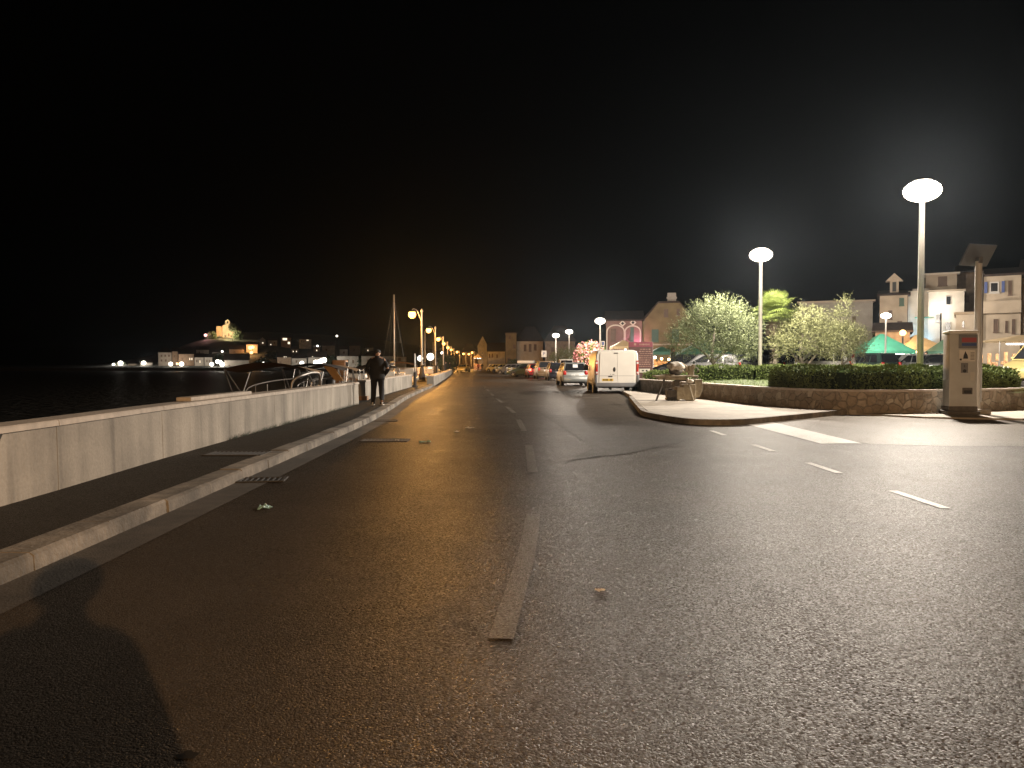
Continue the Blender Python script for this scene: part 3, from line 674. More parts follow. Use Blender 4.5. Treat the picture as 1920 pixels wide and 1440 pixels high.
# oleander and pale bush by the far lamps
def oleander_extra(o, rnd):
    mb = MB()
    for i in range(650):
        d = rv(rnd); p = Vector((d.x * 1.45, d.y * 1.3, 1.75 + d.z * 1.45)) * rnd.uniform(.9, 1.05)
        for k in range(4): leaf(mb, p + rv(rnd) * .07, rv(rnd), .16, .11, rnd)
    mb.build('blossom', M['pink'], o)
YO = 70.
olive_tree('pink flowering oleander bush between the silver car and the van', (X_(1106, YO), YO, .2), [((0, 0, 1.75), (1.3, 1.2, 1.35)), ((.1, 0, .9), (1.1, 1, .8))], [([(0, 0, 0), (.1, 0, .7), (0, 0, 1.6)], (.09, .03)), ([(0, 0, .1), (-.3, 0, .8), (-.7, 0, 1.7)], (.06, .02)), ([(0, 0, .1), (.4, 0, .8), (.8, 0, 1.7)], (.06, .02))], 420, 41, 'hedge', (.2, .05), name='oleander_bush', group=None, cat='bush', extra=oleander_extra)
olive_tree('pale green bush under the two far white lamps', (X_(1058, 95), 95, .2), [((0, 0, 1.6), (1.9, 1.3, 1.3)), ((-1.1, 0, 1.1), (1.0, 1, 1.0)), ((.7, 0, 2.3), (.9, .8, .8))], [([(0, 0, 0), (0, 0, .8), (.2, 0, 1.8)], (.12, .04))], 600, 42, 'olive_b', (.22, .07), name='rounded_bush', group=None, cat='bush', up=.8)
# ---------------------------------------------------------------- lamps
E_DISC = opal('white_opal', WHITE_L, 9.); E_FAR = opal('white_opal_far', (1, .88, .74), 9.); E_WARM = opal('warm_opal', (1, .6, .29), 5.); E_OR = opal('sodium_opal', ORANGE_L, 8.)
I_OF = {'white_opal': (WHITE_L, 1230), 'white_opal_far': ((1, .86, .72), 560), 'warm_opal': ((1, .59, .28), 33000)}
def disc_lamp(label, px, py, Y, z0=0., sc=1., em=None, loc=None, zh=None):
    x, zh = (X_(px, Y), Z_(py, Y)) if loc is None else (loc[0], zh); Y = Y if loc is None else loc[1]
    o = thing('street_lamp', label, 'street lamp', (x, Y, z0), 0, 'white disc street lamps'); H = zh - z0
    a, b = .60 * sc, .36 * sc
    m = MB(); m.lathe([(.15 * sc, 0), (.15 * sc, .25), (.105 * sc, .3), (.10 * sc, H * .5), (.085 * sc, H - b * .98)], n=14); m.build('post', M['post'], o, smooth=True, angle=40)
    m = MB(); m.lathe([(.17 * sc, -.01), (.25 * sc, .02), (.25 * sc, .05), (.17 * sc, .06)], n=14); m.build('base_flange', M['post'], o)
    m = MB(); m.ell((0, 0, H), (a, a, b), 18, 8); em = em or E_DISC; m.build('diffuser', em, o, smooth=True); col, I = I_OF[em.name]; lamp(o, (0, 0, H), col, I * sc * sc, b * .8)
    m = MB(); m.lathe([(.03, H + b * .985), (a * .5, H + b * .9), (a * .5, H + b * .96), (.04, H + b * 1.06)], n=18); m.build('top_cap', M['post'], o, smooth=True)
    return o
disc_lamp('tallest nearest white disc lamp on a pale post behind the long rounded hedge', 1725, 358, 26, .585)
disc_lamp('white disc lamp on a post in front of the olive tree and fan palm', 1425, 478, 41, .585)
disc_lamp('small white disc lamp standing before the green market tent', 1660, 592, 58, .55, .62, E_FAR)
disc_lamp('white disc lamp rising right behind the white van roof', 1125, 602, 66, .0, .75)
disc_lamp('left lamp of the two far white disc lamps above the pale bush', 1042, 629, 104, 0, .8, E_FAR)
disc_lamp('right lamp of the two far white disc lamps above the pale bush', 1067, 622, 100, 0, .8, E_FAR)
disc_lamp('warm disc lamp behind the photographer, throwing the long shadow at bottom left', 0, 0, 0, 0, .16, E_WARM, (4.85, -9.3), 4.45)

def arm_lamp(label):
    o = thing('promenade_lamp', label, 'street lamp', (0, 0, 0), 0, 'orange promenade lamps'); H = 4.78
    m = MB(); m.lathe([(.30, 0), (.30, .08), (.22, .14), (.24, .5), (.17, .62), (.15, .95), (.09, 1.08), (.12, 1.14), (.07, 1.22)], n=12); m.build('pedestal', M['iron'], o, smooth=True, angle=45)
    m = MB(); m.lathe([(.065, 1.2), (.06, 3), (.05, H + .25)], n=10); m.lathe([(.09, H + .2), (.09, H + .28), (.02, H + .42)], n=10); m.build('post', M['post'], o, smooth=True, angle=45)
    m = MB(); m.path(cr_path([Vector(p) for p in [(0, 0, H - .55), (-.15, 0, H - .15), (-.35, 0, H + .3), (-.6, 0, H + .42), (-.69, 0, H + .3)]], 4), .025, 6); m.build('arm', M['post'], o, smooth=True)
    m = MB(); m.ell((-.69, 0, H), .27, 12, 8); m.build('globe', E_OR, o, smooth=True); lamp(o, (-.69, 0, H), ORANGE_L, 310, .2)
    m = MB(); m.lathe([(.05, H + .27), (.28, H + .22), (.30, H + .18), (.2, H + .30), (.05, H + .34)], (-.69, 0, 0), 12); m.build('hood', M['iron'], o)
    return o
OL = [(773, 590, 55), (804, 619.5, 79), (822, 636, 106), (832, 644.5, 133), (840, 652, 160), (846, 656, 178), (857, 660, 196), (869, 663.5, 214), (879, 664, 224), (885, 661, 232)]
names = ['nearest and tallest orange promenade lamp, arm reaching left over the boats', 'second orange promenade lamp in the row beside the road', 'third orange promenade lamp in the row, beside the lit boat mast', 'fourth orange promenade lamp in the row along the road', 'fifth orange promenade lamp, close in line behind the fourth', 'sixth orange promenade lamp, just right of the fifth', 'seventh orange promenade lamp, near the far end of the row', 'eighth orange promenade lamp, standing clear near the row end', 'ninth orange promenade lamp, left of the closing pair', 'last orange promenade lamp where the road ends']
ol = arm_lamp(names[0])
for k, (px, py, Y) in enumerate(OL):
    z = Z_(py, Y); x = X_(px, Y) + .69
    if k == 0: ol.location = (x, Y, z - 4.78)
    else: dup(ol, (x, Y, z - 4.78), 0, names[k])

# ---------------------------------------------------------------- people
def skinned(name, V, E, rad, m, parent, sub=2, root=0):
    me = bpy.data.meshes.new(name); me.from_pydata([tuple(v) for v in V], E, []); o = bpy.data.objects.new(name, me); C.objects.link(o)
    md = o.modifiers.new('skin', 'SKIN'); md.use_smooth_shade = True
    sv = me.skin_vertices[0].data
    for i, r in enumerate(rad): sv[i].radius = r if isinstance(r, tuple) else (r, r); sv[i].use_root = (i == root)
    sd = o.modifiers.new('sub', 'SUBSURF'); sd.levels = sub; sd.render_levels = sub
    bpy.context.view_layer.update()
    m2 = bpy.data.meshes.new_from_object(o.evaluated_get(bpy.context.evaluated_depsgraph_get()))
    bpy.data.objects.remove(o); m2.materials.clear(); m2.materials.append(m); m2.shade_smooth(); m2.name = name
    o = bpy.data.objects.new(name, m2); C.objects.link(o); o.parent = parent; return o
def person(label, loc, rz, H=1.72, elbows=None, hands=None, legs=.1, headturn=.5, group=None, coat='jacket', pants='trouser', shoe='shoe', wide=1.0, skirt=False, hairk=1.0):
    o = thing('person', label, 'person', loc, rz, group); k = H / 1.72; W = wide
    el = elbows or [(-.30, -.06, 1.13), (.30, -.06, 1.13)]; hd = hands or [(-.2, .13, .95), (.2, .13, .95)]
    V = [(0, 0, .93), (0, -.01, 1.12), (0, -.01, 1.31), (0, 0, 1.44), (0, .015, 1.52), (0, .03, 1.60), (0, .03, 1.67)]
    E = [(0, 1), (1, 2), (2, 3), (3, 4), (4, 5), (5, 6)]; r = [(.14, .11), (.13, .10), (.155, .11), (.09, .07), .055, (.075, .09), (.06, .075)]
    for s in (-1, 1):
        b = len(V); V += [(s * legs * .95, 0, .86), (s * legs * 1.15, .015, .48), (s * legs * 1.3, -.02, .1), (s * legs * 1.35, .03, .04), (s * legs * 1.5, .16, .035)]
        E += [(0, b), (b, b + 1), (b + 1, b + 2), (b + 2, b + 3), (b + 3, b + 4)]; r += [.085, .058, .042, .045, .035]
        b = len(V); e = el[0 if s < 0 else 1]; h = hd[0 if s < 0 else 1]; sh = (s * .18 * W, 0, 1.41); hv = (Vector(h) - Vector(e)).normalized()
        V += [sh, e, h, Vector(h) + hv * .09]; E += [(3, b), (b, b + 1), (b + 1, b + 2), (b + 2, b + 3)]; r += [.06, .043, .03, (.04, .022)]
        p0 = Vector(h) + hv * .09; side = hv.cross(Vector((0, 0, 1))); side = side.normalized() if side.length > .1 else Vector((1, 0, 0))
        for q, (off, L) in enumerate(((-.03, .065), (-.01, .08), (.01, .075), (.028, .055))):
            c = len(V); V += [p0 + side * off + hv * L * .5, p0 + side * off + hv * L * .85 - Vector((0, 0, .02))]; E += [(b + 3, c), (c, c + 1)]; r += [.009, .007]
        c = len(V); V += [Vector(h) + hv * .05 + Vector((-s * .045, .02, 0)), Vector(h) + hv * .1 + Vector((-s * .06, .03, 0))]; E += [(b + 2, c), (c, c + 1)]; r += [.011, .008]
    # nose, ears, jaw on the turned head
    a = headturn; fx, fy = math.sin(a), math.cos(a)
    c = len(V); V += [(fx * .105, .03 + fy * .105, 1.595)]; E += [(5, c)]; r += [.014]
    for s in (-1, 1):
        c = len(V); V += [(s * fy * .085, .03 - s * fx * .085, 1.60)]; E += [(5, c)]; r += [.018]
    V = [Vector(v) * k for v in V]; r = [tuple(x * k for x in q) if isinstance(q, tuple) else q * k for q in r]
    skinned('body', V, E, r, M['skin'], o)
    m = MB(); ring = lambda z, rx, ry, cx=0, cyy=0, n=18: [(k * (cx + rx * math.cos(2 * math.pi * i / n)), k * (cyy + ry * math.sin(2 * math.pi * i / n) * (1 if True else 1)), k * z) for i in range(n)]
    hem = .80
    tors = [ring(hem, .195 * W, .145), ring(hem + .06, .205 * W, .15), ring(.98, .20 * W, .145), ring(1.15, .205 * W, .145), ring(1.30, .225 * W, .15), ring(1.39, .21 * W, .135), ring(1.445, .15 * W, .105), ring(1.485, .085, .08), ring(1.525, .078, .078)]
    m.loft(tors)
    for s, e, h in ((-1, el[0], hd[0]), (1, el[1], hd[1])):
        S = Vector((s * .175 * W, 0, 1.395)); e = Vector(e); h = Vector(h); hv = (h - e).normalized()
        pts = cr_path([S - Vector((s * .05, 0, 0)), S + Vector((s * .02, 0, -.05)), e, h + hv * .02], 4)
        m.path([p * k for p in pts], [k * (.085 - .033 * i / (len(pts) - 1)) for i in range(len(pts))], 10)
    m.build('jacket', M[coat], o, smooth=True)
    m = MB()
    if skirt: m.loft([ring(.35, .27, .2), ring(.6, .22, .17), ring(.85, .17, .13), ring(1.0, .15, .12)])
    else:
        for s in (-1, 1):
            P = [(s * legs * .9, 0, .90), (s * legs * .97, 0, .80), (s * legs * 1.15, .015, .48), (s * legs * 1.28, -.01, .2), (s * legs * 1.32, 0, .055)]
            m.path([Vector(p) * k for p in P], [k * q for q in (.11, .112, .085, .078, .082)], 12)
        m.loft([ring(.80, .13, .115), ring(.86, .175, .13), ring(.98, .17, .125)])
    m.build('trousers' if not skirt else 'skirt', M[pants], o, smooth=True)
    for s in (-1, 1):
        m = MB(); m.loft([[(k * (s * legs * 1.38 + rx * math.cos(t)), k * (y + ry * math.sin(t)), k * z) for t in [2 * math.pi * i / 12 for i in range(12)]] for z, rx, ry, y in ((.0, .048, .14, .05), (.035, .052, .145, .05), (.07, .045, .11, .02), (.1, .04, .06, -.01))])
        m.build('shoe', M[shoe], o, smooth=True)
    m = MB(); rot = Matrix.Rotation(-a, 3, 'Z')
    m.ell(Vector((-fx * .012, .03 - fy * .012, 1.645)) * k, (.092 * k * hairk, .108 * k * hairk, .085 * k * hairk), 14, 8, rot); m.build('hair', M['hair'], o, smooth=True)
    return o
mp = gp(708, 760, .118)
person('man in black jacket and dark trousers standing with his back turned in the wall gap', (mp.x, mp.y, .118), R(2), 1.70, [(-.31, -.05, 1.13), (.33, -.08, 1.12)], [(-.2, .15, .93), (.20, .12, .94)], .105, 1.25, wide=1.12)
person('photographer in a dark jacket, seen only as the long shadow at bottom left', (.045, -.44, 0.002), 0, 1.71, [(-.34, -.02, 1.12), (.31, .02, 1.0)], [(-.2, .26, 1.18), (.0, .24, 1.16)], .11, 0, wide=1.06, hairk=1.32)
for i, (lab, px, Y, rz, H, z, kw) in enumerate([
    ('person in dark clothes leaning on the far wall, left of the pair', 836, 118, R(60), 1.7, .118, {}),
    ('person standing behind the far wall, right of the pair', 843, 124, R(-70), 1.66, .118, {}),
    ('distant walker in reddish top by the white lit kiosk', 897, 178, R(10), 1.75, 0, dict(coat='red')),
    ('distant walker in black at the end of the road', 904, 176, R(170), 1.72, 0, {}),
    ('dark clad shopper at the lit stall behind the parked cars', 1736, 57.5, R(190), 1.75, .6, {}),
    ('dark clad shopper beside the cream lit canopy', 1712, 57, R(150), 1.7, .45, {}),
    ('shopper in blue top under the olive tree canopy', 1357, 50, R(90), 1.72, .42, dict(coat='blue'))]):
    person(lab, (X_(px, Y), Y, z), rz, H, **kw)

# ---------------------------------------------------------------- vehicles
def wheel(parent, x, y, r, wd, side):
    m = MB(); m.lathe([(r * .6, -wd / 2), (r * .9, -wd / 2), (r, -wd * .32), (r, wd * .32), (r * .9, wd / 2), (r * .6, wd / 2)], (0, 0, 0), 18, 'X')
    t = m.build('wheel', M['rubber'], parent, smooth=True, loc=(x, y, r), angle=40)
    m = MB(); xo = side * wd / 2
    m.lathe([(.03, xo + side * .01), (r * .16, xo + side * .012), (r * .2, xo - side * .02), (r * .55, xo - side * .03), (r * .62, xo + side * .004), (r * .6, xo - side * .06)], (0, 0, 0), 16, 'X')
    for k in range(5):
        a = 2 * math.pi * k / 5; m.box((xo - side * .012, r * .36 * math.cos(a), r * .36 * math.sin(a)), (.025, r * .12, r * .45), Matrix.Rotation(a - math.pi / 2, 3, 'X'))
    m.build('rim', M['chrome'], t)
def car(label, loc, rz, paint, L=4.0, W=1.72, H=1.48, belt=.93, hood=1.05, rear=.25, plate='plate_w', group='cars parked along the road', lit=False, name='parked_car', sticker=False, rails=False):
    o = thing(name, label, 'car', loc, rz, group); P = M[paint] if isinstance(paint, str) else paint; w = W / 2; hl = L / 2
    def sec(y, ws, zb, zt): return [(-w * ws * .80, y, zb), (-w * ws, y, zb + .1), (-w * ws * 1.0, y, (zb + zt) / 2 + .05), (-w * ws * .965, y, zt - .03), (-w * ws * .90, y, zt), (w * ws * .90, y, zt), (w * ws * .965, y, zt - .03), (w * ws, y, (zb + zt) / 2 + .05), (w * ws, y, zb + .1), (w * ws * .80, y, zb)]
    hz = belt - .12
    ys = [(-hl, .84, .36, belt - .16), (-hl + .05, .93, .27, belt - .05), (-hl + .3, .985, .24, belt), (-hl + 1.0, 1, .2, belt), (hl - hood - .3, 1, .2, belt), (hl - hood, 1, .2, belt - .01), (hl - hood + .35, .99, .2, hz), (hl - .3, .95, .24, hz - .12), (hl - .08, .88, .28, hz - .2), (hl, .76, .36, hz - .32)]
    m = MB(); m.loft([sec(*q) for q in ys]); m.build('body', P, o, smooth=True, angle=35)
    # greenhouse
    b0, b1 = -hl + .10, hl - hood + .05; t0, t1 = -hl + .10 + rear, b1 - .72; wb, wt = w * .93, w * .76; zb = belt - .01
    G = lambda s, u, v: Vector((s * (wb + (wt - wb) * v), (b0 + (t0 - b0) * v) + ((b1 + (t1 - b1) * v) - (b0 + (t0 - b0) * v)) * u, zb + (H - zb) * v))
    m = MB(); m.add([G(-1, 0, 0), G(1, 0, 0), G(1, 1, 0), G(-1, 1, 0), G(-1, 0, 1), G(1, 0, 1), G(1, 1, 1), G(-1, 1, 1)], [(0, 3, 2, 1), (4, 5, 6, 7), (0, 1, 5, 4), (1, 2, 6, 5), (2, 3, 7, 6), (3, 0, 4, 7)])
    m.build('cabin', P, o, smooth=True, bevel=.07, angle=50)
    for s in (-1, 1):
        for u0, u1, sk in ((.10, .30, .02), (.33, .60, 0), (.63, .93, -.12)):
            m = MB(); ex = Vector((s * .008, 0, 0)); q = [G(s, u0, .08) + ex, G(s, u1, .08) + ex, G(s, u1 + (sk if sk < 0 else 0), .84) + ex, G(s, u0 + (sk if sk > 0 else 0), .84) + ex]
            m.slabq(*(q if s < 0 else q[::-1]), .006); m.build('side_window', M['glass'], o)
    def glazed(nm, u, v0, v1, sx, dy):
        l = lambda v, f: G(-1, u, v).lerp(G(1, u, v), f) + Vector((0, dy, .004)); m = MB()
        q = [l(v0, .5 - sx), l(v0, .5 + sx), l(v1, .5 + sx * .96), l(v1, .5 - sx * .96)]; m.slabq(*(q if dy < 0 else q[::-1]), .006); return m.build(nm, M['glass'], o)
    rw = glazed('rear_window', 0, .10, .84, .43, -.014); glazed('windscreen', 1, .08, .9, .45, .014)
    if sticker:
        m = MB(); a = G(-1, 0, .42).lerp(G(1, 0, .42), .40); b = G(-1, 0, .42).lerp(G(1, 0, .42), .62); c = G(-1, 0, .78).lerp(G(1, 0, .78), .62); d = G(-1, 0, .78).lerp(G(1, 0, .78), .40); e = Vector((0, -.024, .004))
        m.slabq(a + e, b + e, c + e, d + e, .003); m.build('sticker', M['clear_lens'], rw)
    m = MB(); m.rbox((0, -hl + .03, .42), (W * .90, .16, .28), .05); m.build('rear_bumper', P, o, smooth=True, angle=40)
    m = MB(); m.rbox((0, hl - .06, .42), (W * .80, .18, .26), .05); m.build('front_bumper', P, o, smooth=True, angle=40)
    m = MB(); m.box((0, -hl - .012, belt - .24 if plate else .5), (.50, .02, .11)); pl = m.build('number_plate', M[plate], o)
    m = MB()
    for k in range(7): m.box((-.19 + k * .062, -hl - .024, belt - .24), (.032 if k != 2 else .012, .004, .065))
    m.build('characters', M['ink'], pl)
    for s in (-1, 1):
        m = MB(); m.rbox((s * w * .80, -hl + .045, belt - .10), (.20, .13, .26), .04); lm = M['red_lens']
        if lit: lm = LIT_RED
        m.build('tail_light', lm, o, smooth=True)
        m = MB(); m.rbox((s * w * .66, hl - .12, hz - .2), (.30, .16, .14), .05); m.build('headlight', M['clear_lens'], o, smooth=True)
        m = MB(); m.rbox((s * (w + .07), b1 - .45, belt + .07), (.16, .1, .12), .04); m.build('wing_mirror', P, o, smooth=True)
        for y in (-hl + .72, hl - .78):
            m = MB(); m.lathe([(.355, -.02), (.355, .02)], (s * (w - .005), y, .31), 18, 'X'); m.build('wheel_arch', M['plastic_dk'], o)
            wheel(o, s * (w - .07), y, .30, .19, s)
    m = MB(); m.box((0, 0, .24), (W * .86, L * .86, .10)); m.build('underbody', M['plastic_dk'], o)
    if rails:
        for s in (-1, 1):
            m = MB(); m.path([G(s, .1, 1) + Vector((-s * .05, 0, 0)), G(s, .15, 1) + Vector((-s * .05, 0, .06)), G(s, .85, 1) + Vector((-s * .05, 0, .06)), G(s, .9, 1) + Vector((-s * .05, 0, 0))], .02, 6); m.build('roof_rail', M['chrome'], o)
    return o
LIT_RED = emis('lit_tail_lamp', (1, .05, .03), 18)
def paintm(n, c, metal=.3, rough=.35): return mat(n, c, rough, metal, var=.06, coat=.5)
P_silver = paintm('silver_paint', (.30, .31, .30), .5); P_navy = paintm('navy_paint', (.015, .017, .03)); P_black = paintm('black_paint', (.012, .014, .014)); P_red = paintm('red_paint', (.22, .012, .015)); P_brown = paintm('bronze_paint', (.12, .08, .045)); P_white = paintm('white_car_paint', (.55, .54, .50), 0); P_grey = paintm('grey_paint', (.10, .10, .10)); P_gold = paintm('pale_gold_paint', (.40, .33, .14)); P_teal = paintm('dark_green_paint', (.02, .04, .035))
sp = gp(1076, 724); car('small silver hatchback with white sticker in its rear window, left of the van', (sp.x, sp.y + 1.9, 0), R(3), P_silver, 3.85, 1.70, 1.50, .94, .95, .28, sticker=True)
p = gp(1046, 714); car('dark navy estate car parked just beyond the silver hatchback', (p.x, p.y + 2.1, 0), R(2), P_navy, 4.3, 1.75, 1.52, .95, 1.0, .3, rails=True)
p = gp(1022, 711); car('bronze off-road car with roof rails beyond the navy estate', (p.x, p.y + 2.0, 0), R(4), P_brown, 4.3, 1.78, 1.72, 1.05, 1.1, .2, rails=True)
p = gp(1003, 708.5); car('red hatchback with its tail light glowing', (p.x, p.y + 1.9, 0), R(6), P_red, 3.9, 1.7, 1.46, .93, .95, .3, lit=True)
p = gp(981, 707); c5 = car('dark green hatchback parked side-on with a white roof box', (p.x + .3, p.y + .6, 0), R(78), P_teal, 4.1, 1.72, 1.47, .93, 1.05, .35)
m = MB(); m.rbox((p.x + .3, p.y + .6, 1.66), (1.9, .75, .34), .14, Matrix.Rotation(R(-10), 3, 'Z')); tag(m.build('roof_box', M['white'], smooth=True), 'white roof box fixed on the dark green hatchback', 'roof box')
for (px, py, pt, rz, lab) in [(1062, 708, P_white, 0, 'tall white people carrier behind the navy estate'), (958, 702, P_grey, 70, 'grey saloon side-on behind the parked motorcycles'), (944, 699.5, P_gold, 60, 'pale gold car under the orange lamps, right of the road end'), (932, 698, P_gold, 50, 'pale gold car farthest along the right side of the road'), (868, 698, P_gold, 170, 'pale gold car parked beyond the far wall end')]:
    q = gp(px, py); car(lab, (q.x, q.y + 1.5, 0), R(rz), pt, 4.2, 1.75, 1.95 if px == 1062 else 1.48, 1.1 if px == 1062 else .93)
for (px, py, pt, rz, lab) in [(992, 705, P_grey, 8, 'grey hatchback behind the dark green one, beyond the red car'), (948, 698.2, P_black, 40, 'black car beyond the motorcycles at the road end'), (925, 696.5, P_white, 30, 'white car farthest off on the right at the road end')]:
    q = gp(px, py); car(lab, (q.x, q.y + 1.8, 0), R(rz), pt, 4.1, 1.73, 1.5)
# cars behind the hedge on the terrace
TZ = .55; gr = 'cars parked behind the hedge'
for px, pt, rz, lab in ((1282, P_black, 70, 'black car behind the work machine and the low dark hedge'), (1368, P_navy, 88, 'navy car behind the hedge below the broad olive tree'), (1582, P_grey, 92, 'grey car behind the hedge below the young upright olive'), (1718, P_white, 80, 'white car behind the hedge beside the tall lamp post')): car(lab, (X_(px, 52), 52, TZ), R(rz), pt, 4.1, 1.74, 1.5, group=gr)
car('dark grey estate car behind the work machine and hedge', (X_(1322, 50), 50, TZ), R(80), P_grey, 4.3, 1.75, 1.5, group=gr)
car('white off-road car behind the hedge between the pale olive trees', (X_(1530, 49), 49.5, TZ), R(84), P_white, 4.2, 1.78, 1.68, 1.0, group=gr)
car('dark car behind the hedge left of the palm trunk', (X_(1405, 51), 51, TZ), R(85), P_black, 4.2, 1.75, 1.45, group=gr)
car('dark hatchback behind the hedge left of the white off-road car', (X_(1468, 53), 53, TZ), R(95), P_navy, 4.0, 1.72, 1.5, group=gr)
car('dark green car behind the hedge under the green market tent', (X_(1632, 50), 50.5, TZ), R(20), P_teal, 4.1, 1.74, 1.55, group=gr)
car('silver car behind the hedge right of the small disc lamp', (X_(1686, 51), 51, TZ), R(110), P_silver, 4.1, 1.74, 1.5, group=gr)
car('black car behind the hedge left of the ticket machine', (X_(1748, 51), 51, TZ), R(88), P_black, 4.3, 1.75, 1.48, group=gr)
car('pale yellow people carrier at the right edge of the view beyond the hedge', (X_(1972, 30), 30, TZ), R(118), P_gold, 4.4, 1.8, 1.66, .98, .95, group=gr)

# white van seen from behind
vp = gp(1158, 737.5); VW, VL, VH = 2.12, 4.8, 2.06
o = thing('van', 'white panel van parked with its twin rear doors towards the camera', 'van', (vp.x, vp.y + VL / 2 - .1, 0), R(-1)); w = VW / 2; hl = VL / 2
def vsec(y, ws, zb, zt, ts=.88): return [(-w * ws * .9, y, zb), (-w * ws, y, zb + .12), (-w * ws, y, zt * .52), (-w * ws * (ts + .06), y, zt - .18), (-w * ws * ts, y, zt - .04), (-w * ws * (ts - .12), y, zt), (w * ws * (ts - .12), y, zt), (w * ws * ts, y, zt - .04), (w * ws * (ts + .06), y, zt - .18), (w * ws, y, zt * .52), (w * ws, y, zb + .12), (w * ws * .9, y, zb)]
m = MB(); m.loft([vsec(-hl + .02, .95, .42, VH - .07), vsec(-hl + .08, .985, .36, VH - .02), vsec(-hl + .6, 1, .32, VH), vsec(.9, 1, .32, VH), vsec(1.35, 1, .32, VH - .08), vsec(1.75, .985, .32, 1.42, .86), vsec(2.0, .96, .32, 1.12, .9), vsec(2.3, .88, .36, .98, .9), vsec(2.4, .8, .42, .85, .9)])
m.build('body', M['white'], o, smooth=True, angle=30)
for s in (-1, 1):
    cx = s * .425; xw = .84
    m = MB(); m.yprism([(cx - xw / 2, .50), (cx + xw / 2, .50), (cx + xw / 2 - (.03 if s > 0 else 0), VH - .20), (cx + xw / 2 - (.07 if s > 0 else 0), VH - .13), (cx - xw / 2 + (.07 if s < 0 else 0), VH - .13), (cx - xw / 2 + (.03 if s < 0 else 0), VH - .20)], -hl - .02, -hl + .03)
    d = m.build('rear_door', M['white'], o, bevel=.012)
    m = MB(); m.box((cx, -hl - .021, .83), (xw * .96, .006, .014)); m.build('pressed_groove', M['plastic_gr'], d)
    if s < 0:
        m = MB(); m.lathe([(.01, -.012), (.05, -.012), (.055, 0), (.02, .01)], (0, 0, 0), 14, 'Y')
        h = m.build('handle', M['ink'], d, smooth=True, loc=(-.13, -hl - .03, 1.13)); h.scale = (1.1, 1, 2.1)
        m = MB(); m.box((-.32, -hl - .024, .80), (.20, .01, .06)); m.build('plate_lamp', M['plastic_dk'], d)
        m = MB(); m.box((-.44, -hl - .027, .64), (.52, .012, .115)); pl = m.build('number_plate', M['plate_y'], d)
        m = MB()
        for k in range(7):
            if k != 4: m.box((-.63 + k * .062, -hl - .036, .64), (.04, .006, .075))
        m.build('characters', M['ink'], pl)
        m = MB(); m.box((-.18, -hl - .024, .90), (.10, .006, .025)); m.box((-.31, -hl - .024, .895), (.02, .006, .04)); m.build('badge', M['plastic_gr'], d)
    m = MB(); m.rbox((s * w * .905, -hl + .03, 1.22), (.12, .10, .66), .03); tl = m.build('tail_light', M['red_lens'], o, smooth=True)
    m = MB(); m.rbox((s * w * .905, -hl - .02, 1.44), (.09, .02, .10), .008); m.rbox((s * w * .905, -hl - .02, .98), (.09, .02, .08), .008); m.build('lens', M['clear_lens'], tl)
    m = MB(); m.rbox((s * w * .93, -hl + .02, .68), (.12, .14, .42), .04); m.build('corner_guard', M['plastic_gr'], o, smooth=True)
    m = MB(); m.slabq(*([(s * (w * .965), .45, 1.15), (s * (w * .965), 1.25, 1.15), (s * (w * .90), 1.05, 1.78), (s * (w * .90), .45, 1.78)][::s]), -.012 if s > 0 else -.012); m.build('side_window', M['glass'], o)
    m = MB(); m.rbox((s * (w + .12), 1.2, 1.2), (.2, .12, .28), .05); m.build('wing_mirror', M['plastic_dk'], o, smooth=True)
    m = MB(); m.rbox((s * w * .7, 2.3, .78), (.34, .2, .24), .06); m.build('headlight', M['clear_lens'], o, smooth=True)
    m = MB(); m.box((s * (w + .004), -.1, .56), (.02, 2.3, .10)); m.build('side_strip', M['plastic_gr'], o)
    for y in (-hl + .85, hl - .95):
        m = MB(); m.lathe([(.38, -.02), (.38, .02)], (s * (w - .005), y, .34), 18, 'X'); m.build('wheel_arch', M['plastic_dk'], o)
        wheel(o, s * (w - .10), y, .33, .22, s)
m = MB(); m.rbox((0, -hl + .02, .40), (VW * .97, .22, .20), .05); m.build('rear_bumper', M['plastic_gr'], o, smooth=True)
m = MB(); m.box((0, 0, .32), (VW * .8, VL * .86, .12)); m.tube((-.25, -hl + .3, .2), (-.25, -hl + .9, .2), .05); m.box((0, -hl + .85, .3), (1.5, .12, .12)); m.build('underbody', M['plastic_dk'], o)
m = MB(); m.rbox((-.06, -hl - .03, VH - .16), (.2, .03, .045), .01); m.build('brake_light', M['ink'], o)
m = MB(); m.slabq((-.88, 1.36, 1.40 + .58), (.88, 1.36, 1.98), (.9, 1.78, 1.42), (-.9, 1.78, 1.42), .012); m.build('windscreen', M['glass'], o)

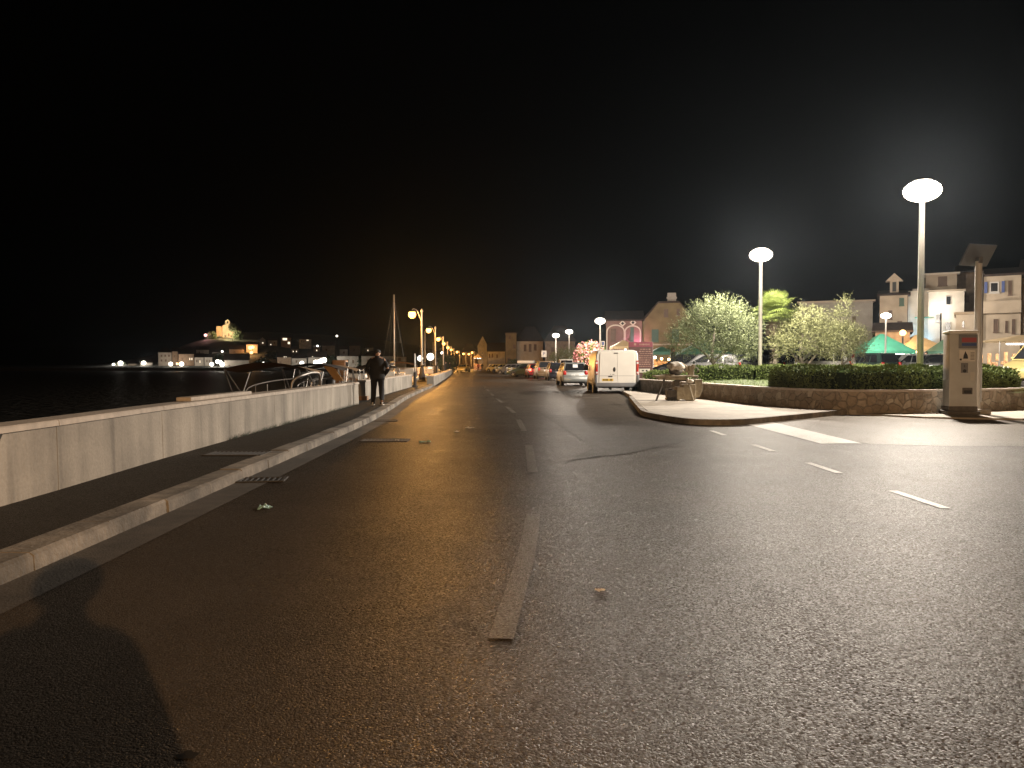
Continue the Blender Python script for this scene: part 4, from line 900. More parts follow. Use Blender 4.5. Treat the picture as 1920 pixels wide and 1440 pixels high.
# motorcycles
def motorbike(label, loc, rz):
    o = thing('motorcycle', label, 'motorcycle', loc, rz, 'motorcycles parked beside the road')
    for y in (-.62, .68):
        m = MB(); m.lathe([(.22, -.05), (.29, -.055), (.30, 0), (.29, .055), (.22, .05)], (0, 0, 0), 16, 'X'); t = m.build('wheel', M['rubber'], o, smooth=True, loc=(0, y, .3))
        m = MB(); m.lathe([(.02, -.04), (.22, -.02), (.22, .02), (.02, .04)], (0, 0, 0), 12, 'X'); m.build('rim', M['chrome'], t)
    m = MB(); m.rbox((0, .05, .52), (.28, .5, .32), .08); m.build('engine', M['galv'], o, smooth=True)
    m = MB(); m.ell((0, .15, .82), (.16, .32, .14), 12, 8); m.build('fuel_tank', P_gold, o, smooth=True)
    m = MB(); m.rbox((0, -.4, .80), (.26, .65, .11), .05); m.build('seat', M['ink'], o, smooth=True)
    m = MB(); m.path([(0, .68, .3), (0, .5, .75), (0, .42, 1.0)], .035, 6); m.path([(-.36, .3, 1.08), (-.2, .42, 1.02), (.2, .42, 1.02), (.36, .3, 1.08)], .018, 6); m.build('handlebar', M['chrome'], o)
    m = MB(); m.ell((0, .55, .92), (.1, .1, .11), 10, 6); m.build('headlight', M['clear_lens'], o, smooth=True)
    m = MB(); m.rbox((0, -.72, .72), (.14, .3, .08), .03); m.rbox((0, -.85, .7), (.1, .05, .07), .02); m.build('tail', P_gold, o, smooth=True)
    return o
q = gp(966, 704.5); mb0 = motorbike('parked motorcycle nearest the dark green hatchback', (q.x, q.y, 0), R(120))
for px, py, lab in ((957, 703, 'parked motorcycle second from the dark green hatchback'), (949, 701.5, 'parked motorcycle in the middle of the row'), (941, 700.2, 'parked motorcycle left of the row middle'), (934, 699.4, 'parked motorcycle farthest along the row')):
    q = gp(px, py); dup(mb0, (q.x, q.y, 0), R(118), lab)

# ---------------------------------------------------------------- street furniture
# ticket machine and its solar post
TY = 20.3; tx = X_(1800, TY); zt = Z_(620, TY)
o = thing('ticket_machine', 'tall grey parking ticket machine in front of the stone wall', 'ticket machine', (tx, TY, .045), R(-6)); Wd = .70; Hm = zt - .045
m = MB(); m.rbox((0, 0, .05), (Wd + .12, .5, .10), .02); m.build('plinth', M['dust_dk'], o)
m = MB(); m.rbox((0, 0, .10 + (Hm - .18) / 2), (Wd, .40, Hm - .20), .035); m.build('cabinet', M['ticket'], o, smooth=True, angle=40)
m = MB(); m.rbox((0, 0, Hm - .045), (Wd + .03, .43, .09), .04); m.build('top_cap', M['white'], o, smooth=True)
m = MB(); m.rbox((0, .0, .16), (Wd + .02, .42, .12), .01); m.build('kick_plate', M['dust_dk'], o)
fy = -.20
m = MB(); m.box((.10, fy - .006, Hm - .29), (.46, .02, .36)); dsp = m.build('display', M['plastic_gr'], o)
m = MB(); m.box((.12, fy - .018, Hm - .25), (.36, .006, .12)); m.build('red_band', M['red'], dsp)
m = MB(); m.box((.12, fy - .018, Hm - .37), (.36, .006, .07)); m.build('blue_band', M['blue'], dsp)
m = MB(); m.box((.08, fy - .006, Hm - .66), (.40, .014, .30)); lab = m.build('instruction_panel', M['paper'], o)
m = MB(); m.yprism([(-.02, Hm - .74), (.10, Hm - .74), (.09, Hm - .66), (.05, Hm - .58), (.035, Hm - .54), (.02, Hm - .58), (-.01, Hm - .66)], fy - .018, fy - .012)
for k in range(6): m.box((.21, fy - .015, Hm - .76 + k * .035), (.10, .004, .012))
m.box((-.08, fy - .015, Hm - .76), (.05, .004, .05)); m.build('pictogram', M['ink'], lab)
m = MB(); m.box((.02, fy - .006, Hm - .98), (.17, .012, .26)); sl = m.build('coin_slot_plate', M['plastic_gr'], o)
m = MB(); m.lathe([(.005, -.006), (.045, -.006), (.045, .004)], (.02, fy - .012, Hm - 1.06), 12, 'Y'); m.box((.02, fy - .014, Hm - .93), (.012, .008, .07)); m.build('slot', M['ink'], sl)
m = MB(); m.box((.22, fy - .004, Hm - 1.2), (.10, .008, .22)); m.build('service_cover', M['post'], o)
m = MB(); m.rbox((.10, fy - .004, .62), (.25, .02, .17), .01); tr = m.build('ticket_tray', M['dust_dk'], o)
m = MB(); m.rbox((.10, fy - .016, .60), (.18, .02, .08), .008); m.build('tray_flap', M['ink'], tr)
px_ = X_(1831, 20.75); o = thing('solar_panel_post', 'slim grey post carrying a tilted solar panel right of the ticket machine', 'solar post', (px_, 20.72, .045)); Hs = Z_(497, 20.72) - .045
m = MB(); m.lathe([(.085, 0), (.085, Hs + .1)], n=14); m.build('post', M['post'], o, smooth=True, angle=40)
m = MB(); m.tube((.125, .02, .3), (.125, .02, Hs - .15), .022, n=8); m.build('cable_conduit', M['steel'], o, smooth=True)
m = MB(); m.lathe([(.19, 0), (.19, .03)], n=14); m.build('base_flange', M['dust_dk'], o)
rt = Matrix.Rotation(R(16), 3, 'Z') @ Matrix.Rotation(R(-58), 3, 'X')
m = MB(); m.rbox((0, .04, Hs + .27), (.92, .62, .05), .01, rt); m.build('panel_frame', M['panel_back'], o)
m = MB(); m.box(Vector((0, .04, Hs + .27)) + rt @ Vector((0, 0, .028)), (.84, .54, .01), rt); m.build('solar_cells', M['navy'] if 'navy' in M else M['glass'], o)
m = MB(); m.box((0, .0, Hs + .12), (.1, .2, .16)); m.build('bracket', M['dust_dk'], o)
m = MB(); m.rbox((X_(1842, 20.2), 20.25, .115), (.40, .3, .14), .03); tag(m.build('stone_block', M['slab'], smooth=True), 'low pale stone block at the foot of the solar post', 'stone block')

# work machine on the island (stone saw with stand)
YM = 26.2; KX = F / YM; o = thing('stone_saw', 'dusty stone-cutting saw bench with covered head and boxes on the paved island', 'stone saw', (X_(1265, YM), YM, .13), 0)
q = lambda px, py: ((px - 1265) / KX, (753 - py) / KX)
def qb(mm, x0, y0, x1, y1, yc, dy, r=.02):
    a, b = q(x0, y1), q(x1, y0); mm.rbox(((a[0] + b[0]) / 2, yc, (a[1] + b[1]) / 2), (b[0] - a[0], dy, b[1] - a[1]), r); return mm
m = MB(); qb(m, 1225, 705.5, 1306, 709, 0, .55); qb(m, 1232, 709.2, 1284, 714, -.2, .05); qb(m, 1232, 709.2, 1284, 714, .2, .05); qb(m, 1238, 703.5, 1262, 705.3, -.1, .3, .01); m.build('bench_top', M['machine'], o, bevel=0)
for a, b, y in (((1243, 712), (1227, 757), -.24), ((1247, 712), (1231, 757), .0), ((1286, 712), (1297, 753), -.26), ((1289, 712), (1303, 752), .24)):
    p0, p1 = q(*a), q(*b); m = MB(); m.tube((p0[0], y, p0[1]), (p1[0], y * 1.25, max(.0, p1[1])), .028, n=6); m.build('leg', M['dust_dk'] if y <= 0 and a[0] < 1260 else M['machine'], o)
m = MB(); qb(m, 1266, 727, 1279, 750, -.1, .42); qb(m, 1278, 722, 1301, 751, -.05, .5); qb(m, 1268, 750.2, 1272, 753, -.1, .3, .01); qb(m, 1286, 751.2, 1298, 753, -.05, .3, .01); m.build('water_tank', M['machine'], o)
m = MB(); a = [q(1300, 713), q(1314.5, 713), q(1314.5, 734), q(1309, 746), q(1300, 748)]; m.yprism(a, -.22, .3); m.build('pump_housing', M['machine'], o, bevel=.015)
m = MB(); qb(m, 1249, 733, 1266.3, 746.5, -.05, .36); qb(m, 1254, 730, 1260, 733, -.05, .15, .01); qb(m, 1249.5, 731.5, 1253, 733.2, -.05, .2, .01); m.build('battery_box', M['dust_dk'], o)
for xx in (1251.5, 1258, 1264):
    a = q(xx, 749.5); m = MB(); m.tube((a[0], -.2, a[1]), (a[0], .1, a[1]), .06, n=10); m.build('castor', M['ink'], o)
m = MB(); qb(m, 1262, 716, 1272, 725, -.05, .3); qb(m, 1266, 713.8, 1290, 717, 0, .3, .01); m.build('gearbox', M['dust_dk'], o)
m = MB(); c = q(1267, 697); rr = random.Random(5); m.ell((c[0], 0, c[1]), (.24, .26, .17), 16, 10); m.build('covered_bowl', M['dust_dk'], o, smooth=True)
m = MB(); c = q(1267, 690); pts = []
bm_ = MB(); bm_.ell((c[0], -.02, c[1]), (.27, .28, .19), 22, 12)
bm_.v = [(v[0] + .05 * math.sin(v[2] * 19 + v[1] * 11) * (1 if v[2] < c[1] + .1 else .3), v[1] + .04 * math.cos(v[0] * 17), max(v[2], c[1] - .12 + .03 * math.sin(v[0] * 30))) for v in bm_.v]
bm_.build('plastic_cover', M['sack'], o, smooth=True)
m = MB(); qb(m, 1284, 688, 1289, 699, -.05, .12); qb(m, 1290.5, 687, 1300, 706, .0, .28); qb(m, 1296, 685, 1301.5, 693, -.1, .12); m.build('motor', M['machine'], o)
p0, p1 = q(1277, 681), q(1291, 690); m = MB(); m.tube((p0[0], .05, p0[1]), (p1[0], .05, p1[1]), .02, n=6); p0, p1 = q(1274, 696), q(1285, 702); m.tube((p0[0], -.1, p0[1]), (p1[0], -.1, p1[1]), .025, n=6); m.build('arm', M['machine'], o)
c = q(1305, 708); m = MB(); m.ell((c[0], -.1, c[1]), (.07, .08, .055), 10, 6); a, b = q(1302, 690), q(1309, 695); m.path([(a[0], -.05, a[1]), (b[0] - .03, -.08, b[1] + .03), (b[0], -.05, b[1] - .02), (b[0] - .05, -.02, b[1] - .1)], .02, 6); m.build('hose', M['dust_dk'], o, smooth=True)
c = q(1292, 716); m = MB(); m.ell((c[0], -.28, c[1]), (.10, .07, .07), 10, 6); m.ell((c[0] - .1, -.27, c[1] + .02), (.05, .05, .09), 10, 6); m.build('rag', M['sack'], o, smooth=True)

# menu board behind the van
YB = 41.5; o = thing('menu_board', 'tall dark red restaurant menu board behind the right side of the van', 'menu board', (X_(1201, YB), YB, 0), R(-4)); bw = 45 * YB / F; bh = Z_(641, YB)
m = MB(); m.rbox((0, 0, bh / 2 + .05), (bw, .1, bh - .1), .015); bd = m.build('panel', M['board'], o)
m = MB(); m.box((0, -.055, bh - .14), (bw * .98, .02, .26)); hd_ = m.build('header', M['board_red'], o)
m = MB(); rr = random.Random(9)
for k in range(9): m.box((-.05 + k * .062, -.068, bh - .14), (.04, .006, .07 + .03 * rr.random()))
m.box((-.30, -.068, bh - .13), (.12, .006, .12)); m.build('lettering', M['sign_mark'], hd_)
m = MB()
for r_ in range(9):
    z = bh - .40 - r_ * .115; x = -.05 + rr.uniform(-.04, .04)
    while x < .52:
        l_ = rr.uniform(.04, .13); m.box((x + l_ / 2, -.053, z), (l_, .006, rr.choice((.03, .045, .06)))); x += l_ + .03
m.build('lettering', M['sign_mark'], bd)
m = MB(); m.box((.22, -.056, bh - 1.55), (.56, .012, .20)); pn = m.build('notice', M['paper'], o)
m = MB(); m.box((.12, -.066, bh - 1.55), (.12, .006, .07)); m.box((.32, -.066, bh - 1.55), (.10, .006, .09)); m.build('print', M['ink'], pn)
for s in (-1, 1):
    m = MB(); m.box((s * bw * .49, .02, bh / 2), (.05, .06, bh)); m.build('post', M['galv'], o)

def sign(label, px, py, Y, wpx, hpx, kind='P'):
    z = Z_(py, Y); o = thing('parking_sign', label, 'sign', (X_(px, Y), Y, 0)); W = wpx * Y / F; Hh = hpx * Y / F
    m = MB(); m.tube((W * .35, .04, 0), (W * .35, .04, z + Hh / 2), .03, n=8); m.build('post', M['galv'], o)
    m = MB(); m.rbox((0, 0, z), (W, .03, Hh), .01); pl = m.build('panel', M['white'], o)
    if kind == 'P': text_mesh('lettering', 'P', Hh * .75, M['blue'], pl, Matrix.Translation((0, -.017, z)) @ FACE)
    else:
        m = MB(); m.box((0, -.018, z), (W * .7, .005, Hh * .7)); m.build('face', M['blue'], pl)
    return o
sign('white parking sign on a post by the pale bush', 1020, 663.5, 88, 10, 12)
sign('small pale sign fixed on the post by the van roof', 1130.5, 644, 64, 6.5, 9, 'b')
# thin two-tone pole at the wall gap
b = gp(778, 725, .118); Hp = Z_(663, b.y) - .118; o = thing('thin_pole', 'thin pole with dark foot and pale top at the end of the middle wall', 'pole', (b.x, b.y, .118))
m = MB(); m.lathe([(.20, 0), (.19, .03), (.09, .10), (.085, .78), (.055, .82)], n=10); m.build('foot', M['iron'], o, smooth=True, angle=40)
m = MB(); m.tube((0, 0, .8), (0, 0, Hp), .045, n=10); m.build('shaft', M['white'], o, smooth=True)
b = Vector((X_(819, 73), 73, .118)); o = thing('dark_bollard', 'slim dark bollard post on the promenade left of the far wall', 'bollard', b)
m = MB(); m.lathe([(.16, 0), (.14, .1), (.07, .2), (.06, 1.1)], n=10); m.build('shaft', M['iron'], o); m = MB(); m.ell((0, 0, 1.15), .09, 10, 6); m.build('knob', M['iron'], o)
# dark post with a round red sign
Yq = 46; o = thing('red_sign_post', 'dark post with a round red sign left of the dark grey car', 'sign', (X_(1262, Yq), Yq, .0))
m = MB(); m.box((0, 0, (Z_(660, Yq)) / 2), (.28, .12, Z_(660, Yq))); m.build('column', M['plastic_dk'], o)
z = Z_(656, Yq); m = MB(); m.lathe([(.01, -.02), (.13, -.02), (.13, .02), (.01, .02)], (0, 0, z), 16, 'Y'); dd = m.build('disc', M['red'], o); m = MB(); m.box((0, -.026, z), (.12, .01, .04)); m.build('bar', M['white'], dd)
# traffic cone and white cone by the hedge
def cone(label, px, pyt, Y, z0, m1, band):
    H = Z_(pyt, Y) - z0; o = thing('traffic_cone', label, 'traffic cone', (X_(px, Y), Y, z0)); r = .2
    m = MB(); m.box((0, 0, .02), (.5, .5, .04)); m.build('base', m1, o)
    m = MB(); m.lathe([(r, .04), (.05, H)], n=14); m.build('shell', m1, o, smooth=True, angle=40)
    if band: m = MB(); m.lathe([(r * .62, H * .52), (r * .48, H * .74)], n=14); m.v = [(v[0] * 1.06, v[1] * 1.06, v[2]) for v in m.v]; m.build('band', M['white'], o)
cone('tall red and white traffic cone behind the hedge by the green tent', 1600, 657, 45.5, .585, M['cone_red'], True)
cone('white cone behind the hedge at the foot of the pale olive', 1493, 668, 45.8, .585, M['white'], False)
# ---------------------------------------------------------------- buildings
def house(label, pxl, pxr, pye, Y, depth, wall, z0=0., roof='flat', rise=0., wins=(), rz=0., trim=True, roofm='tile', extra=None, sill=True, name='house', group=None, over=.25, face=True, cat='house'):
    """front face towards the camera between pixel columns pxl..pxr, eaves at pixel row pye, at distance Y"""
    pc = (pxl + pxr) / 2; cx = X_(pc, Y); bb = math.atan2(cx, Y) if face else 0; kh = Y / F * math.cos(bb); rz -= bb; Wd = (pxr - pxl) * kh; H = Z_(pye, Y) - z0
    o = thing(name, label, cat, (cx, Y, z0), rz, group)
    m = MB(); 
    if roof == 'gable_front': m.yprism([(-Wd / 2, -1), (Wd / 2, -1), (Wd / 2, H), (0, H + rise - .02), (-Wd / 2, H)], 0, depth)
    elif roof == 'mansard_front': m.yprism([(-Wd / 2, -1), (Wd / 2, -1), (Wd / 2, H), (Wd * .20, H + rise - .02), (-Wd * .20, H + rise - .02), (-Wd / 2, H)], 0, depth)
    else: m.box((0, depth / 2, (H - 1) / 2), (Wd, depth, H + 1))
    m.build('wall', M[wall], o)
    m = MB(); e = over; hw = Wd / 2
    if roof == 'flat': m.box((0, depth / 2, H + .12), (Wd + e * 1.2, depth + e * 1.2, .22))
    elif roof == 'hip': m.add([(-hw - e, -e, H), (hw + e, -e, H), (hw + e, depth + e, H), (-hw - e, depth + e, H), (-hw * .4, depth * .5, H + rise), (hw * .4, depth * .5, H + rise), (-hw - e, -e, H + .12), (hw + e, -e, H + .12), (hw + e, depth + e, H + .12), (-hw - e, depth + e, H + .12)], [(3, 2, 1, 0), (0, 1, 7, 6), (1, 2, 8, 7), (2, 3, 9, 8), (3, 0, 6, 9), (6, 7, 5, 4), (7, 8, 5), (8, 9, 4, 5), (9, 6, 4)])
    elif roof == 'gable': m.xprism([(-e, H - .05), (depth + e, H - .05), (depth + e, H + .1), (depth / 2, H + rise + .12), (-e, H + .1)], -hw - e, hw + e)
    elif roof in ('gable_front', 'mansard_front'):
        prof = [(-hw - e, H - .08), (0, H + rise), (hw + e, H - .08)] if roof == 'gable_front' else [(-hw - e, H - .12), (-Wd * .2, H + rise), (Wd * .2, H + rise), (hw + e, H - .12)]
        m.yprism(prof + [(x, z + .16) for x, z in prof[::-1]], -e, depth + e)
    elif roof == 'shed': m.xprism([(-e, H - .05), (depth + e, H + rise), (depth + e, H + rise + .15), (-e, H + .12)], -hw - e, hw + e)
    rf = m.build('roof', M[roofm], o)
    k = Y / F
    for wi in wins:
        px, py, w_, h_, st = wi; x = (px - pc) * kh; z = Z_(py, Y) - z0; ww, hh = w_ * kh, h_ * k
        m = MB(); t = min(.12, ww * .14)
        fr = {'w': 'frame_w', 'g': 'shutter_g', 'b': 'shutter_b', 'l': 'frame_w'}[st]
        for sx in (-1, 1): m.box((x + sx * (ww / 2 - t / 2), -.03, z), (t, .06, hh))
        m.box((x, -.03, z + hh / 2 - t / 2), (ww - 2 * t, .058, t)); m.box((x, -.03, z - hh / 2 + t / 2), (ww - 2 * t, .058, t))
        if st in 'gb': m.box((x, -.028, z), (t * .6, .05, hh - 2 * t))
        if sill: m.box((x, -.09, z - hh / 2 - .05), (ww * 1.15, .18, .08))
        f = m.build('window', M[fr], o)
        m = MB(); m.box((x, -.011, z), (ww - 2 * t, .022, hh - 2 * t)); m.build('pane', LITW if st == 'l' else (M['glass'] if st == 'w' else M[fr]), f)
    if extra: extra(o, rf, H, Wd, k, lambda px: (px - pc) * kh, lambda py: Z_(py, Y) - z0)
    return o
LITW = emis('lit_window', (1, .82, .58), 1.6)
# ochre house with gable and chimney, pink arcaded wing on its left
def ex_ochre(o, rf, H, Wd, k, fx, fz):
    m = MB(); m.box((fx(1259), 2.2, fz(560)), (.95, .9, 1.6)); m.box((fx(1259), 2.2, fz(555.5)), (1.15, 1.1, .14)); m.build('chimney', M['pl_grey'], rf)
    m = MB(); m.box((fx(1245), -.06, fz(646)), (Wd * .98, .12, .16)); m.build('string_course', M['pl_beige'], o)
house('ochre plaster house with clipped gable, small attic windows and a chimney', 1204, 1303, 603, 84, 12, 'pl_yellow', .2, 'mansard_front', 2.05, [(1248.5, 586.5, 8, 14, 'b'), (1271, 585, 6, 12, 'b'), (1228, 629, 13, 23, 'g'), (1266, 629, 13, 23, 'g')], extra=ex_ochre)
def ex_pink(o, rf, H, Wd, k, fx, fz):
    for px in (1167, 1186.5):
        m = MB(); s = .36; x, z = fx(px), fz(606.5 if px < 1180 else 605); m.yprism([(x - s, z), (x, z - s), (x + s, z), (x, z + s)], -.06, 0); f = m.build('diamond_vent', M['pl_white'], o)
        m = MB(); s = .18; m.yprism([(x - s, z), (x, z - s), (x + s, z), (x, z + s)], -.075, -.061); m.build('opening', M['ink'], f)
    for px, wpx in ((1154, 30), (1186, 26)):
        m = MB(); x = fx(px); hw = wpx * k / 2; z0_, zs = fz(680), fz(622); arc = [(x + hw * math.cos(a), zs + hw * .75 * math.sin(a)) for a in [math.pi * i / 12 for i in range(13)]]
        out = [(x + (hw + .14) * math.cos(a), zs + (hw * .75 + .14) * math.sin(a)) for a in [math.pi * i / 12 for i in range(13)]]
        m.yprism([(x + hw, z0_)] + arc + [(x - hw, z0_)] + [(x - hw - .14, z0_)] + out[::-1] + [(x + hw + .14, z0_)], -.07, 0); m.build('arch_moulding', M['pl_white'], o)
house('pink arcaded house wing with diamond vents left of the ochre house', 1136, 1203.5, 601, 84.6, 10, 'pl_pink', .2, 'gable', 1.3, [(1185, 627, 6.5, 26, 'g'), (1150, 628, 10, 24, 'b')], extra=ex_pink)
# yellow/white tall house and neighbours at the road end
def ex_yel(o, rf, H, Wd, k, fx, fz):
    m = MB(); m.box((0, -.45, fz(660)), (Wd * .92, .9, .18)); b = m.build('balcony', M['pl_beige'], o)
    m = MB(); m.box((0, -.88, fz(657.5)), (Wd * .92, .05, .75)); m.build('parapet', M['pl_yellow'], b)
house('tall narrow yellow house with a balcony at the road end', 948, 968.5, 625, 150, 10, 'pl_yellow', 0, 'flat', 0, [(956, 632, 4, 6, 'b'), (964.5, 651, 4.5, 10, 'b'), (954, 675, 6, 9, 'b')], extra=ex_yel, roofm='tile')
house('beige house with three tall windows right of the narrow yellow house', 969, 1018, 640, 151, 12, 'pl_beige', 0, 'hip', 3.2, [(984.5, 652, 5, 12, 'b'), (994, 652, 5, 14, 'b'), (1003.5, 651, 5, 11, 'b'), (1006, 682, 14, 8, 'w')])
house('grey house with steep street gable beside the far lamps', 896, 914, 648, 212, 14, 'pl_grey', 0, 'gable_front', 2.6, [(904, 662, 3, 4, 'w')])
house('long low grey house with three small windows at the road end', 914.5, 947, 659, 206, 12, 'pl_grey', 0, 'gable', 2.4, [(918, 667, 2.6, 7, 'b'), (923, 666.5, 2.6, 7, 'b'), (932, 667.5, 2.6, 6, 'b')])
house('dim distant house behind the far orange lamps', 866, 894, 660, 262, 12, 'pl_brown', 0, 'hip', 3, [(875, 670, 3, 5, 'b')])
house('dark house with hipped roof behind the bushes, right of the parking sign', 1022, 1078, 640, 132, 12, 'pl_brown', 0, 'hip', 3, [(1036, 655, 5, 8, 'b')])
# right hand block of houses
house('plain grey rendered block behind the pale olive trees', 1497, 1634, 566, 80, 14, 'pl_grey', .4, 'shed', .5, [(1521, 573, 5, 7, 'b'), (1600, 600, 7, 12, 'b')], roofm='pl_beige')
def ex_bell(o, rf, H, Wd, k, fx, fz):
    m = MB(); x = fx(1675); m.box((x, 2.0, fz(536)), (.75, .9, 2.0)); d = m.build('dormer', M['pl_beige'], rf)
    m = MB(); z = fz(524); m.yprism([(x - .75, z), (x + .75, z), (x, z + .75)], 1.4, 2.7); m.build('gable', M['pl_beige'], d)
    m = MB(); m.box((x, 1.52, fz(535)), (.32, .06, .9)); m.build('opening', M['ink'], d)
house('beige house with small bell dormer, lit blue-white along its right side', 1648, 1700, 553, 72, 11, 'pl_beige', .4, 'gable', .8, [(1668, 590, 8, 16, 'b'), (1689, 566, 9, 14, 'g'), (1686, 610, 9, 16, 'b')], extra=ex_bell)
def ex_bw(o, rf, H, Wd, k, fx, fz):
    m = MB(); zt = fz(536); n = 12
    pr = []
    for i in range(n): x0 = -Wd / 2 + Wd * i / n; x1 = -Wd / 2 + Wd * (i + .5) / n; pr += [(x0, zt - 3 + i * .06), (x0 + .02, zt + .35 - 3 + i * .06), (x1, zt + .35 - 3 + i * .06), (x1 + .02, zt - 3 + i * .06)]
    pr = [(-Wd / 2, zt - 3.5)] + pr + [(Wd / 2, zt - 3.5)]
    m.yprism(pr, -.08, .25); m.build('battlement', M['pl_white'], o)
    m = MB(); x = fx(1732); m.rbox((x, -.5, fz(596)), (1.6, 1.0, .06), .02); m.build('awning', M['tent_green'], o)
house('narrow pale house with toothed parapet flooded by blue-white light', 1701, 1748, 545, 72.5, 10, 'pl_white', .4, 'flat', 0, [(1727, 548, 7, 30, 'g'), (1712, 600, 8, 14, 'w')], extra=ex_bw, roofm='pl_grey', over=-.6)
def ex_up(o, rf, H, Wd, k, fx, fz):
    m = MB(); m.box((fx(1772), -1.7, fz(620)), (56 * k, 3.4, (fz(552) - fz(690)))); b = m.build('front_wing', M['pl_white'], o)
    m = MB(); m.box((fx(1772), -1.75, fz(551)), (60 * k, 3.7, .18)); m.build('wing_roof', M['pl_beige'], b)
    for px, py in ((1776, 569), (1776, 615), (1758, 600)):
        m = MB(); m.box((fx(px), -3.44, fz(py)), (8.5 * k, .08, 16 * k)); w_ = m.build('window', M['frame_w'], o); m = MB(); m.box((fx(px), -3.49, fz(py)), (6.8 * k, .03, 14 * k)); m.build('pane', M['glass'], w_)
house('taller beige house with one square attic window and a lower white front wing', 1733, 1792, 514, 74, 12, 'pl_beige', .4, 'shed', .9, [(1765, 527, 17, 17, 'b')], extra=ex_up, roofm='pl_white')
house('dark brown stone house side between the beige house and the pale terrace', 1792.5, 1834, 510, 76, 12, 'pl_brown', .4, 'gable', 1.2, [(1812, 560, 7, 12, 'b')])
house('small cream annexe with one slim window behind the ticket machine', 1791, 1826, 590, 66, 6, 'pl_white', .4, 'flat', 0, [(1805, 608, 4.5, 12, 'w')], roofm='pl_beige')
def ex_ter(o, rf, H, Wd, k, fx, fz):
    m = MB(); m.box((0, -.5, fz(577)), (Wd, 1.0, .9)); m.build('oriel_base', M['pl_beige'], o)
    for px in (1846, 1878.5):
        m = MB(); m.box((fx(px), -.1, fz(538)), (5 * k, .06, 21 * k)); m.build('shutter', M['blue'], o)
    m = MB(); m.tube((fx(1839), -.12, fz(650)), (fx(1839), -.12, fz(516)), .07, n=8); m.ell((fx(1840), -.12, fz(514)), .14, 8, 6); m.build('drainpipe', M['frame_w'], o)
house('pale terraced house with blue shutters right of the solar post', 1838, 1912, 516, 58, 11, 'pl_beige', .4, 'gable', 1.0, [(1862, 538, 18, 20, 'w'), (1891.5, 540, 7, 26, 'b'), (1866, 610, 9, 24, 'b'), (1886, 612, 5, 20, 'b'), (1899, 612, 6, 26, 'b')], extra=ex_ter)
house('taller pale house cut by the right edge of the view', 1913, 2010, 506, 58.6, 11, 'pl_white', .4, 'gable', 1.4, [(1926, 540, 12, 26, 'g'), (1926, 612, 10, 26, 'b'), (1965, 540, 12, 26, 'g')])
house('low brown building behind the ochre awning and hedge', 1640, 1705, 622, 66, 5, 'pl_brown', .4, 'gable', .8, [(1668, 640, 6, 9, 'b')])

# ---------------------------------------------------------------- market stalls
E_TUBE = emis('fluorescent_tube', (1, .96, .88), 260)
E_BULB = emis('stall_bulb', (1, .62, .25), 260)
E_COOL = emis('floodlight_glass', (.45, .74, 1), 380)
E_PINK = emis('pink_lamp', (1, .30, .55), 330)
def stall(label, pxl, pxr, pyp, pye, Y, z0, canvas, lights, goods='goods', depth=3.2, name='market_stall', flap=True):
    xl, xr = X_(pxl, Y), X_(pxr, Y); W = xr - xl; cx = (xl + xr) / 2; ze = Z_(pye, Y) - z0; zp = Z_(pyp, Y) - z0
    o = thing(name, label, 'market stall', (cx, Y, z0), 0, 'lit market stalls'); hw = W / 2; hd = depth / 2
    m = MB(); m.add([(-hw, -hd, ze), (hw, -hd, ze), (hw, hd, ze), (-hw, hd, ze), (-hw * .06, 0, zp), (hw * .06, 0, zp)], [(0, 1, 5, 4), (1, 2, 5), (2, 3, 4, 5), (3, 0, 4)])
    n = len(m.v); m.v += [(x, y, z - .03) for x, y, z in m.v[:6]]; m.f += [tuple(n + i for i in f[::-1]) for f in m.f[:4]]; m.mi += [0] * 4
    if flap:
        N = 14
        for a, b in (((-hw, -hd), (hw, -hd)), ((hw, -hd), (hw, hd)), ((-hw, hd), (-hw, -hd))):
            for i in range(N):
                p = lambda t: (a[0] + (b[0] - a[0]) * t, a[1] + (b[1] - a[1]) * t)
                q0, q1 = p(i / N), p((i + 1) / N); qm = p((i + .5) / N)
                m.add([(q0[0], q0[1], ze), (q1[0], q1[1], ze), (q1[0], q1[1], ze - .18), (qm[0], qm[1], ze - .26), (q0[0], q0[1], ze - .18)], [(0, 1, 2, 3, 4)])
    m.build('canopy', M[canvas], o)
    for sx in (-1, 1):
        for sy in (-1, 1):
            m = MB(); m.tube((sx * (hw - .06), sy * (hd - .06), 0), (sx * (hw - .06), sy * (hd - .06), ze), .03, n=6); m.build('pole', M['galv'], o)
    m = MB(); m.box((0, -hd * .3, .85), (W * .86, depth * .5, .06)); m.box((0, -hd * .3, .45), (W * .84, depth * .46, .7)); m.build('counter', M['goods2'], o)
    rr = random.Random(pxl); m = MB()
    for i in range(26): 
        x = rr.uniform(-.42, .42) * W; m.rbox((x, -hd * .3 + rr.uniform(-.5, .5), .9 + rr.uniform(0, .18)), (rr.uniform(.1, .3), rr.uniform(.1, .3), rr.uniform(.1, .4)), .03)
    for i in range(9):
        x = (-.44 + .11 * i) * W; m.rbox((x, hd * .6, 1.35 + rr.uniform(-.1, .1)), (.22, .05, rr.uniform(.4, .7)), .02)
    m.build('goods', M[goods], o)
    for kind, fx, fy, fz, L in lights:
        m = MB(); x, y, z = fx * W, fy * depth, ze - fz
        if kind == 't': m.tube((x - L / 2, y, z), (x + L / 2, y, z), .035, n=8); m.build('tube_lamp', E_TUBE, o)
        else: m.ell((x, y, z), .09, 10, 6); m.build('bulb', E_BULB if kind == 'b' else E_TUBE, o)
    return o
stall('green peaked market tent right of the pale olive trees', 1606, 1698, 626, 658, 62, .42, 'tent_green', [('t', -.15, -.44, .28, .9), ('t', .16, -.44, .28, 1.0), ('t', .36, -.3, .3, .8)])
